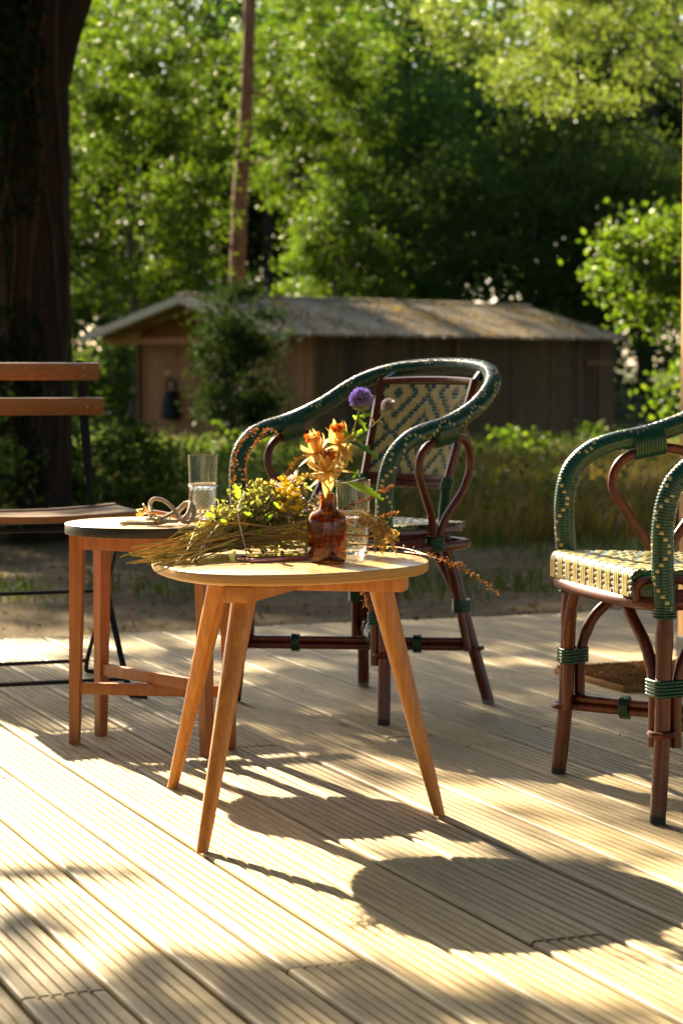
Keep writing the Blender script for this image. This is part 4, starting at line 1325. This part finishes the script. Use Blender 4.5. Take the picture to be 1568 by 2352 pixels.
def build_phone():
    ld = Vector((.85, .53, 0)).normalized(); sd = Vector((.53, -.85, 0)).normalized()
    c = Vector((-.121, 4.137, TZ + .0005))
    T = thing('phone', 'rose coloured phone lying face up on the low table beside the bottle', 'phone', c)
    def rr(hx, hy, r, n=7):
        P = []
        for cx, cy, a0 in ((hx - r, hy - r, 0), (-hx + r, hy - r, 90), (-hx + r, -hy + r, 180), (hx - r, -hy + r, 270)):
            for k in range(n): a = R(a0 + 90 * k / (n - 1)); P.append((cx + r * math.cos(a), cy + r * math.sin(a)))
        return P
    tr = lambda P: [(ld.x * x - sd.x * y, ld.y * x - sd.y * y) for x, y in P]
    mb = MB(); mb.prism(tr(rr(.0692, .0336, .011)), 0, .0074, 0, .0016, .0022); mb.build('phone_body', M['phone'], T, angle=60)
    mb = MB(); mb.prism(tr(rr(.0672, .0316, .010)), .0072, .0080, 0, .0003); mb.build('screen', M['screen'], T)
    # port and holes on the short side, volume buttons on the long one
    rot = Matrix((ld, -sd, Vector((0, 0, 1)))).transposed()
    mb = MB(); mb.box(-ld * .0692 + Vector((0, 0, .0038)), (.0012, .0085, .0026), rot, 0, .0005); mb.build('charging_port', M['screen'], T)
    mb = MB()
    for k in range(6): mb.box(-ld * .0692 + sd * (.0085 + k * .0021) + Vector((0, 0, .0038)), (.0010, .0011, .0011), rot)
    for k in range(6): mb.box(-ld * .0692 - sd * (.0085 + k * .0021) + Vector((0, 0, .0038)), (.0010, .0011, .0011), rot)
    mb.build('speaker_holes', M['screen'], T, smooth=False)
    for k in (0, 1):
        mb = MB(); mb.box(sd * .0337 - ld * (.040 - k * .0068) + Vector((0, 0, .0038)), (.0022, .0010, .0022), rot); mb.build('side_hole', M['screen'], T, smooth=False)
build_phone()

# ================================================================ CORD ON THE ROUND TABLE
def build_cord():
    zt = .490
    c = Vector((-.38, 4.74, zt))
    T = thing('braided_cord', 'grey braided cord with gold rings heaped on the round table', 'cord', c)
    P = [(-.425, 4.735, .006), (-.455, 4.745, .006), (-.470, 4.725, .006), (-.452, 4.703, .006), (-.42, 4.698, .006), (-.385, 4.70, .007), (-.366, 4.715, .012), (-.385, 4.735, .016),
         (-.412, 4.72, .014), (-.402, 4.70, .016), (-.372, 4.69, .012), (-.345, 4.705, .013), (-.357, 4.725, .034), (-.378, 4.73, .052), (-.400, 4.735, .056), (-.409, 4.745, .044), (-.404, 4.72, .028), (-.392, 4.70, .014), (-.372, 4.71, .02),
         (-.350, 4.74, .032), (-.335, 4.745, .046), (-.322, 4.73, .046), (-.326, 4.705, .026), (-.338, 4.695, .012), (-.322, 4.70, .010), (-.312, 4.72, .03), (-.322, 4.745, .05), (-.321, 4.75, .066), (-.3205, 4.752, .072)]
    path = resample(spline([(x, y, zt + z) for x, y, z in P], 8), .0025)
    mb = MB(c); mb.tube(path, [.0043 * (1 + .09 * math.sin(i * 2.1)) for i in range(len(path))], 10); mb.build('cord', M['cord'], T)
    P = [(-.36, 4.775, .014), (-.345, 4.76, .034), (-.33, 4.75, .044), (-.318, 4.745, .030), (-.316, 4.73, .012), (-.30, 4.72, .006)]
    path = resample(spline([(x, y, zt + z) for x, y, z in P], 8), .0025)
    mb = MB(c); mb.tube(path, [.0058 * (1 + .08 * math.sin(i * 2.1)) for i in range(len(path))], 10); mb.build('cord', M['cord'], T)
    for (x, y, z, r, ax) in ((-.4185, 4.742, .036, .009, (1, 0, .6)), (-.401, 4.705, .024, .007, (.3, 1, .3)), (-.427, 4.745, .028, .008, (.2, .3, 1)), (-.39, 4.69, .012, .006, (1, .5, 0))):
        n = Vector(ax).normalized(); u = n.orthogonal().normalized(); v = n.cross(u)
        mb = MB(c); pts = [Vector((x, y, zt + z)) + (u * math.cos(2 * math.pi * k / 18) + v * math.sin(2 * math.pi * k / 18)) * r for k in range(19)]
        mb.tube(pts, .0019, 6, cap=False); mb.build('gold_ring', M['gold'], T)
    c2 = Vector((-.36, 4.755, zt))
    T = thing('resin_stick', 'long amber brown piece lying under the grey cord', 'ornament', c2)
    mb = MB(c2); path = spline([(-.438, 4.772, zt + .024), (-.41, 4.765, zt + .026), (-.36, 4.752, zt + .018), (-.31, 4.735, zt + .010), (-.275, 4.722, zt + .0052)], 8)
    mb.tube(path, [.0035 + .0065 * math.sin(min(1, i / 18) * math.pi * .6) * (1 - i / 60) for i in range(len(path))], 10, ell=(.7, 1)); mb.build('resin_body', M['horn'], T)
    mb = MB(c2); mb.tube([(-.44, 4.7725, zt + .0235), (-.425, 4.769, zt + .026)], .0078, 10); mb.build('gold_cap', M['gold'], T)
build_cord()

# ================================================================ FLOWERS IN THE BOTTLE
def petal(mb, base, d, up, L, w, curl, mi=0):
    """curled petal: strip from base along d, curling toward up"""
    d = d.normalized(); s = d.cross(up).normalized(); n = s.cross(d).normalized()
    vs = []; fs = []
    K = 5
    for k in range(K + 1):
        t = k / K; a = curl * t
        p = base + d * L * (math.sin(a) / a * t if abs(a) > 1e-3 else t) + n * L * ((1 - math.cos(a)) / a * t if abs(a) > 1e-3 else 0)
        ww = w * math.sin(min(1, .12 + t * .95) * math.pi) ** .7 * (1 if t < .98 else .2)
        nn = n * ww * .25
        vs += [p - s * ww + nn, p, p + s * ww + nn]
    for k in range(K):
        for c in (0, 1): a = k * 3 + c; fs.append((a, a + 1, a + 4, a + 3))
    mb.add(vs, fs, mi)

def serrated_leaf(mb, base, tip, width, nrm, teeth=7, bend=.1, lobes=False):
    b = Vector(base); t = Vector(tip); d = t - b; L = d.length; d.normalize()
    s = d.cross(Vector(nrm)).normalized(); n = s.cross(d)
    vs = []; fs = []
    m = teeth * 2
    for k in range(m + 1):
        f = k / m
        env = math.sin(min(1, f * .93 + .03) * math.pi) ** .75 * (1 - .35 * f)
        w = width * env * (1.18 if k % 2 else .82)
        if lobes: w *= 1 + .35 * math.sin(f * math.pi * 5)
        sh = d * L * (.05 if k % 2 else 0)
        p = b + d * L * f - n * bend * L * f * f
        vs += [p - s * w + sh + n * w * .25, p, p + s * w + sh + n * w * .25]
    for k in range(m):
        for c in (0, 1): a = k * 3 + c; fs.append((a, a + 1, a + 4, a + 3))
    mb.add(vs, fs)

MOUTH = Vector((BO.x, BO.y, TZ + .128))
def flower(name, lab, head, bend, size, tilt, seed):
    r = random.Random(seed)
    H = Vector(head)
    T = thing(name, lab, 'flower', Vector((MOUTH.x, MOUTH.y, TZ + .03)), 0, 'dried orange flowers in the bottle')
    o3 = T.location
    foot = Vector((BO.x + r.uniform(-.018, .018), BO.y + r.uniform(-.012, .012), TZ + .012))
    neck = MOUTH + Vector((r.uniform(-.006, .006), r.uniform(-.004, .004), 0))
    mb = MB(o3); mb.tube(spline([foot, neck, neck.lerp(H, .5) + Vector(bend), H - Vector(tilt) * .02], 8), .0019, 7); mb.build('stem', M['drystem'], T)
    ax = Vector(tilt).normalized(); u = ax.orthogonal().normalized(); v = ax.cross(u)
    def ray(a, e): return (u * math.cos(a) + v * math.sin(a)) * math.cos(e) + ax * math.sin(e)
    # cup of upright dry petals
    for k in range(11):
        mb = MB(o3); a = 2 * math.pi * k / 11 + r.uniform(-.2, .2); d = ray(a, R(r.uniform(8, 66)))
        petal(mb, H - ax * size * .35 + ray(a, 0) * size * .08, d, ax, size * r.uniform(.75, 1.35), size * r.uniform(.15, .27), r.uniform(-.5, 1.7)); mb.build('petal', M['petal'], T, angle=180)
    # loose, hanging ones
    for k in range(8):
        mb = MB(o3); a = 2 * math.pi * k / 8 + r.uniform(-.4, .4); d = ray(a, R(r.uniform(-50, 10)))
        petal(mb, H - ax * size * .38, d, ax, size * r.uniform(.9, 1.5), size * r.uniform(.18, .28), r.uniform(-1.2, .9)); mb.build('petal', M['petal'], T, angle=180)
    c = []
    for k in range(420):
        a = r.uniform(0, 2 * math.pi); rad = size * .36 * math.sqrt(r.random()); h = size * r.uniform(.25, .62)
        c.append(H + (u * math.cos(a) + v * math.sin(a)) * rad + ax * h)
    link(bpy.data.objects.new('stamens', leaves_mesh('stamens', np.array([tuple(p) for p in c]), .0065, M['redfuzz'], .25, off=o3)), T)['kind'] = 'stuff'
flower('dried_flower', 'dried orange flower head highest on the left in the bottle', (-.049, 4.09, .682), (-.014, 0, .0), .040, (-.25, -.1, 1), 1)
flower('dried_flower', 'dried orange flower head at the top centre of the bunch in the bottle', (-.006, 4.115, .698), (.004, 0, 0), .037, (-.1, -.1, 1), 2)
flower('dried_flower', 'dried orange flower head hanging lowest, just above the bottle neck', (-.026, 4.06, .650), (.0, -.004, 0), .039, (.02, -.25, 1), 3)

def thistle():
    T = thing('globe_thistle', 'purple globe thistle with one large and one small head standing in the bottle', 'flower', Vector((MOUTH.x, MOUTH.y, TZ + .03)))
    o3 = T.location
    A = Vector((.036, 4.10, .768)); B = Vector((.087, 4.13, .756)); J = Vector((.012, 4.105, .688))
    mb = MB(o3); mb.tube(spline([(BO.x + .012, BO.y, TZ + .012), MOUTH + Vector((.006, .004, 0)), J, (.027, 4.10, .728), A], 8), .0020, 7); mb.build('stem', M['greenstem'], T)
    mb = MB(o3); mb.tube(spline([J, (.045, 4.118, .710), (.07, 4.125, .731), B], 8), .0015, 6); mb.build('stem', M['greenstem'], T)
    for c, rad, mt, n in ((A, .0225, 'thistle', 420), (B, .0145, 'thistle_pale', 260)):
        mb = MB(o3); mb.lathe([(rad * .58 * math.sin(math.pi * k / 8), -rad * .58 * math.cos(math.pi * k / 8)) for k in range(9)], c=c, seg=12); o = mb.build('thistle_head', M['thistle_core'], T)
        mb = MB(o3); r = random.Random(5)
        for k in range(n):
            z = 1 - 2 * (k + .5) / n; a = k * 2.399963; q = math.sqrt(1 - z * z)
            d = Vector((q * math.cos(a), q * math.sin(a), z)); d = (d + Vector((r.uniform(-.1, .1), r.uniform(-.1, .1), r.uniform(-.1, .1)))).normalized()
            u = d.orthogonal().normalized(); v = d.cross(u); L = rad * r.uniform(.92, 1.12)
            b = c + d * rad * .45; m = c + d * L * .82; t = c + d * L; w = rad * .028; w2 = rad * .075
            vs = [b + u * w, b - u * .5 * w + v * .87 * w, b - u * .5 * w - v * .87 * w, m + u * w2, m - u * .5 * w2 + v * .87 * w2, m - u * .5 * w2 - v * .87 * w2, t]
            mb.add(vs, [(0, 1, 4, 3), (1, 2, 5, 4), (2, 0, 3, 5), (3, 4, 6), (4, 5, 6), (5, 3, 6)], [1 if z < -.55 else 0] * 6)
        ob = mb.build('spines', [M[mt], M['greenstem']], o, smooth=False); ob['kind'] = 'stuff'
    for b, t, w, nn, m in (((.030, 4.10, .735), (.052, 4.08, .742), .006, (0, -1, .4), 'bigleaf'), ((.030, 4.10, .733), (.046, 4.07, .715), .007, (.5, -1, .3), 'bigleaf'), ((.029, 4.10, .731), (.022, 4.09, .738), .004, (0, -1, .3), 'bigleaf'),
                           ((.014, 4.104, .695), (.036, 4.085, .712), .008, (0, -1, .5), 'bigleaf'), ((.014, 4.104, .694), (.004, 4.09, .712), .006, (0, -1, .5), 'bigleaf'),
                           ((.014, 4.10, .690), (.068, 4.07, .668), .012, (.15, -.4, 1), 'darkleaf'), ((.068, 4.125, .730), (.078, 4.11, .722), .003, (0, -1, .4), 'drystem'), ((.06, 4.12, .724), (.055, 4.115, .735), .003, (0, -1, .4), 'drystem')):
        mb = MB(o3); serrated_leaf(mb, b, t, w, nn, 5, .15, True); mb.build('leaf', M[m], T, angle=180)
thistle()

def leafy_sprig():
    T = thing('leafy_sprig', 'green serrated leaf leaning out of the bottle mouth over the tumbler', 'leaf', MOUTH)
    o3 = MOUTH
    mb = MB(o3); mb.tube(spline([(BO.x + .008, BO.y, TZ + .02), MOUTH + Vector((.008, -.002, 0)), (-.005, 4.085, .612), (.012, 4.075, .615)], 6), .0014, 6); mb.build('stem', M['greenstem'], T)
    mb = MB(o3); serrated_leaf(mb, (.008, 4.078, .617), (.076, 4.03, .590), .0135, (.1, -.55, 1), 8, .06); mb.build('leaf', M['bigleaf'], T, angle=180)
    mb = MB(o3); serrated_leaf(mb, (-.004, 4.085, .612), (.044, 4.11, .628), .008, (-.2, -.5, 1), 6, .1, True); mb.build('leaf', M['darkleaf'], T, angle=180)
    mb = MB(o3); serrated_leaf(mb, (.020, 4.09, .622), (.031, 4.09, .640), .004, (.5, -1, .2), 4, -.1); mb.build('leaf', M['bigleaf'], T, angle=180)
leafy_sprig()

def grass_ear():
    T = thing('grass_ear', 'dry fluffy grass ear leaning right between the bottle and the thistle stem', 'grass', MOUTH)
    o3 = MOUTH
    P = spline([(BO.x + .01, BO.y + .005, TZ + .02), MOUTH + Vector((.008, .005, 0)), (.004, 4.12, .645), (.022, 4.13, .690)], 8)
    mb = MB(o3); mb.tube(P, .0010, 5); mb.build('stem', M['drystem'], T)
    c = []
    for k in range(300):
        t = k / 300; p = Vector((.002, 4.12, .640)).lerp(Vector((.023, 4.13, .694)), t); c.append((p.x + random.gauss(0, .0028 * (1 - .5 * t)), p.y + random.gauss(0, .0028), p.z))
    link(bpy.data.objects.new('seeds', leaves_mesh('seeds', np.array(c), .006, M['straw'], .35, off=o3)), T)['kind'] = 'stuff'
grass_ear()

# ================================================================ HERB BOUQUET ON THE LOW TABLE
def build_bouquet():
    c0 = Vector((-.17, 4.16, TZ))
    T = thing('herb_bouquet', 'tied bunch of dried herbs, straw and yellow flowers lying on the low table', 'bouquet', c0)
    r = random.Random(21); g = np.random.default_rng(21)
    tx = [-.30, -.25, -.215, -.165, -.115, -.075, -.04]; th = [.022, .056, .085, .122, .145, .138, .085]
    def top(x): return float(np.interp(x, tx, th))
    def head_pt(x0=-.25, x1=-.035):
        x = r.uniform(x0, x1); h = top(x); yy = 4.312 + r.gauss(0, .032) + .35 * (x + .14); yy = min(4.40, max(4.22, yy))
        z = TZ + .006 + h * (r.random() ** .75) * (1 - min(1, abs(yy - 4.312) / .11) ** 2 * .5)
        return Vector((x, yy, z))
    # stems: from the cut ends through the tie into the heads
    for nm, mat, N, rad in (('stems', 'herb_stem', 75, .0012), ('straw', 'straw', 55, .0014)):
        mb = MB(c0)
        for k in range(N):
            a = Vector((-.33 + r.gauss(0, .030), 4.075 + r.gauss(0, .04), TZ + .004 + abs(r.gauss(0, .011))))
            m = Vector((-.235 + r.gauss(0, .016), 4.19 + r.gauss(0, .026), TZ + .012 + abs(r.gauss(0, .024))))
            b = head_pt(-.2, -.03)
            if k % 3: b = m.lerp(b, r.uniform(.25, .6)) + Vector((0, 0, r.uniform(0, .01)))
            if nm == 'straw' and k % 3 == 0: b = Vector((.0 + r.uniform(-.03, .06), 4.26 + r.uniform(-.03, .03), TZ + .02 + r.random() * .07)); 
            P = spline([a, m, m.lerp(b, .55) + Vector((r.gauss(0, .008), r.gauss(0, .008), r.gauss(0, .006))), b], 3)
            mb.tube(P, rad * r.uniform(.6, 1.5), 4, cap=False)
        o = mb.build(nm, M[mat], T); o['kind'] = 'stuff'
    # loose cut ends that stick out at the left
    for a, b in (((-.388, 4.0, .474), (-.25, 4.11, .485)), ((-.385, 4.07, .497), (-.26, 4.13, .505)), ((-.300, 4.10, .522), (-.22, 4.13, .52)), ((-.338, 3.99, .470), (-.2, 4.12, .50)), ((-.302, 4.11, .527), (-.245, 4.13, .523)), ((-.31, 3.95, .470), (-.19, 4.10, .51))):
        mb = MB(c0); mb.tube(spline([a, Vector(a).lerp(Vector(b), .5) + Vector((0, 0, .004)), b], 4), [.0019 - .0001 * k for k in range(9)], 6); mb.build('stalk', M['herb_stem'], T)
    mb = MB(c0); mb.tube(spline([(-.30, 3.96, .472), (-.345, 3.935, .455), (-.372, 3.93, .425), (-.377, 3.93, .395), (-.366, 3.93, .362)], 6), .0007, 5); mb.build('grass_curl', M['rust'], T)
    # sprigs: a thin stem with leaves along it and a loose head of florets
    bins = {'small_leaves': [], 'pale_bracts': [], 'pink_florets': [], 'brown_bracts': []}
    mb = MB(c0)
    for k in range(120):
        tip = head_pt(-.255, -.035); tip.z = TZ + (tip.z - TZ) * 1.06
        w = Vector((-.245 + r.gauss(0, .015), 4.20 + r.gauss(0, .03), TZ + .02 + abs(r.gauss(0, .02))))
        if tip.x < -.2: w = tip + Vector((-.05, -.04, -.03)); w.z = max(w.z, TZ + .004)
        ctl = w.lerp(tip, .6) + Vector((r.gauss(0, .012), r.gauss(0, .012), r.gauss(0, .010)))
        P = spline([w, ctl, tip], 5)
        mb.tube(P, [.0009 - .00004 * i for i in range(len(P))], 4, cap=False)
        for p in P[4:]:
            for _ in range(3): bins['small_leaves'].append((p.x + r.gauss(0, .0055), p.y + r.gauss(0, .0055), p.z + r.gauss(0, .0055)))
        kind = 'pink_florets' if (tip.x > -.12 and r.random() < .75) or r.random() < .25 else ('brown_bracts' if r.random() < .35 else 'pale_bracts')
        for _ in range(15): bins[kind].append((tip.x + r.gauss(0, .0062), tip.y + r.gauss(0, .0062), tip.z + r.gauss(0, .0058)))
        for _ in range(5): bins['small_leaves'].append((tip.x + r.gauss(0, .008), tip.y + r.gauss(0, .008), tip.z - .004 + r.gauss(0, .006)))
    mb.build('sprig_stems', M['herb_stem'], T)['kind'] = 'stuff'
    for nm, size, mat, asp in (('small_leaves', .0135, 'herb_leaf', .6), ('pale_bracts', .0095, 'herb_pale', .6), ('pink_florets', .0085, 'pink', .75), ('brown_bracts', .009, 'rust', .5)):
        o = link(bpy.data.objects.new(nm, leaves_mesh(nm, np.array(bins[nm]), size, M[mat], asp, off=c0)), T); o['kind'] = 'stuff'
    c = np.array([tuple(head_pt(-.24, -.04)) for _ in range(420)]); c[:, 2] = TZ + (c[:, 2] - TZ) * .6
    o = link(bpy.data.objects.new('small_leaves', leaves_mesh('small_leaves', c, .012, M['herb_leaf'], .6, off=c0)), T); o['kind'] = 'stuff'
    # leaves one can pick out
    for b, t, w in (((-.192, 4.17, .577), (-.200, 4.15, .605), .0095), ((-.235, 4.12, .545), (-.250, 4.10, .552), .006), ((-.165, 4.14, .545), (-.180, 4.12, .553), .006), ((-.14, 4.14, .535), (-.128, 4.12, .548), .006),
                    ((-.21, 4.12, .53), (-.222, 4.10, .54), .006), ((-.09, 4.15, .515), (-.078, 4.13, .527), .005), ((-.19, 4.13, .56), (-.178, 4.11, .57), .005), ((-.115, 4.14, .56), (-.125, 4.12, .572), .005), ((-.155, 4.12, .51), (-.148, 4.10, .522), .005)):
        b = (b[0] * 1.02, b[1] + .07, b[2]); t = (t[0] * 1.02, t[1] + .07, t[2])
        mb = MB(c0); serrated_leaf(mb, b, t, w, (.2, -1, .5), 4, .05); mb.build('green_leaf', M['bigleaf'], T, angle=180)
    # yellow buttons: one mesh, copied
    mb = MB(); mb.lathe([(0, -.0014), (.0034, -.0016), (.0050, 0), (.0047, .0018), (.0030, .0028), (0, .0022)], seg=8)
    me = None
    for k in range(64):
        if k < 54: x = r.uniform(-.122, -.078); z = TZ + r.uniform(.085, .150); y = 4.262 + r.gauss(0, .016)
        else: x = r.uniform(-.10, -.04); z = TZ + r.uniform(.03, .06); y = 4.235 + r.gauss(0, .010)
        if me is None:
            o = mb.build('yellow_flower', M['yellow'], T); me = o.data
        else: o = link(bpy.data.objects.new('yellow_flower', me), T)
        o.location = Vector((x, y, min(z, TZ + top(x) + .01))) - c0
        s = r.uniform(.75, 1.25); o.scale = (s, s, s)
        o.rotation_euler = (r.uniform(-.9, 1.2), r.uniform(-.8, .8), r.uniform(0, 6))
    # the dock spikes
    def spike(P, n, w, nm='seed_spike', mat='rust', size=.0062):
        path = spline(P, 8)
        mb = MB(c0); mb.tube(path, .0008, 5); o = mb.build(nm, M['drystem'] if mat != 'rust' else M['horn'], T)
        L = len(path); c = []
        for k in range(n):
            t = r.random() ** .85 if mat == 'rust' else .3 + .7 * r.random()
            i = int((.12 + .88 * t) * (L - 1)); whorl = round(i * 1.0)
            p = path[min(L - 1, whorl)]; c.append((p.x + r.gauss(0, w), p.y + r.gauss(0, w), p.z + r.gauss(0, w)))
        ob = link(bpy.data.objects.new('seeds', leaves_mesh('seeds', np.array(c), size, M[mat], .7, off=c0)), o); ob['kind'] = 'stuff'
    spike([(-.197, 4.19, .545), (-.203, 4.19, .60), (-.203, 4.19, .645), (-.192, 4.19, .68), (-.172, 4.19, .704), (-.158, 4.19, .709)], 120, .0024, size=.0052)
    spike([(-.158, 4.18, .575), (-.176, 4.19, .605), (-.180, 4.19, .64), (-.170, 4.19, .672), (-.150, 4.19, .698), (-.138, 4.19, .712), (-.118, 4.19, .70)], 110, .0023, size=.0052)
    spike([(-.11, 4.19, .61), (-.10, 4.19, .635), (-.08, 4.19, .655), (-.06, 4.19, .665), (-.045, 4.19, .672)], 110, .0026, size=.0052)
    spike([(.02, 4.33, .475), (.11, 4.25, .482), (.18, 4.13, .470), (.215, 4.11, .458), (.255, 4.10, .437), (.292, 4.09, .405)], 100, .0032, size=.0045)
    spike([(.12, 4.22, .476), (.168, 4.15, .474), (.20, 4.12, .463), (.225, 4.11, .458)], 80, .004, size=.0045)
    spike([(.0, 4.40, .472), (.02, 4.43, .462), (.032, 4.44, .43), (.040, 4.44, .39), (.052, 4.44, .345)], 120, .004, size=.005)
    spike([(.05, 4.38, .47), (.075, 4.40, .45), (.09, 4.41, .41), (.10, 4.41, .37)], 90, .003)
    spike([(-.02, 4.24, .54), (.02, 4.23, .565), (.06, 4.22, .583), (.10, 4.22, .602)], 120, .0026)
    spike([(-.02, 4.24, .52), (.04, 4.24, .535), (.085, 4.23, .545), (.11, 4.22, .552)], 80, .0024)
    # dry grass panicles spilling out behind the tumbler
    for k in range(16):
        e = Vector((.055 + .055 * r.random(), 4.22 + r.uniform(-.03, .03), TZ + .0 + r.uniform(.0, .05)))
        spike([(-.01, 4.26, TZ + .045), (.03, 4.255, TZ + .065 + r.uniform(-.01, .015)), (.5 * (.03 + e.x) + .012, e.y, TZ + .055 + r.uniform(-.01, .015)), tuple(e)], 60, .0014, 'grass_panicle', 'straw', .0075)
    spike([(-.10, 4.18, .612), (-.075, 4.18, .622), (-.05, 4.18, .620), (-.03, 4.18, .612)], 90, .0018, 'grass_panicle', 'straw', .006)
    # white string ties
    for P in (((-.186, 4.28, .586), (-.197, 4.22, .560), (-.192, 4.185, .530), (-.182, 4.16, .495), (-.176, 4.15, .4685)), ((-.210, 4.25, .555), (-.232, 4.19, .530), (-.252, 4.14, .505), (-.255, 4.10, .485), (-.254, 4.09, .469)), ((-.176, 4.15, .469), (-.169, 4.14, .470), (-.161, 4.15, .474), (-.169, 4.16, .470))):
        mb = MB(c0); mb.tube(spline(P, 6), .0013, 6); mb.build('string', M['string'], T)
build_bouquet()
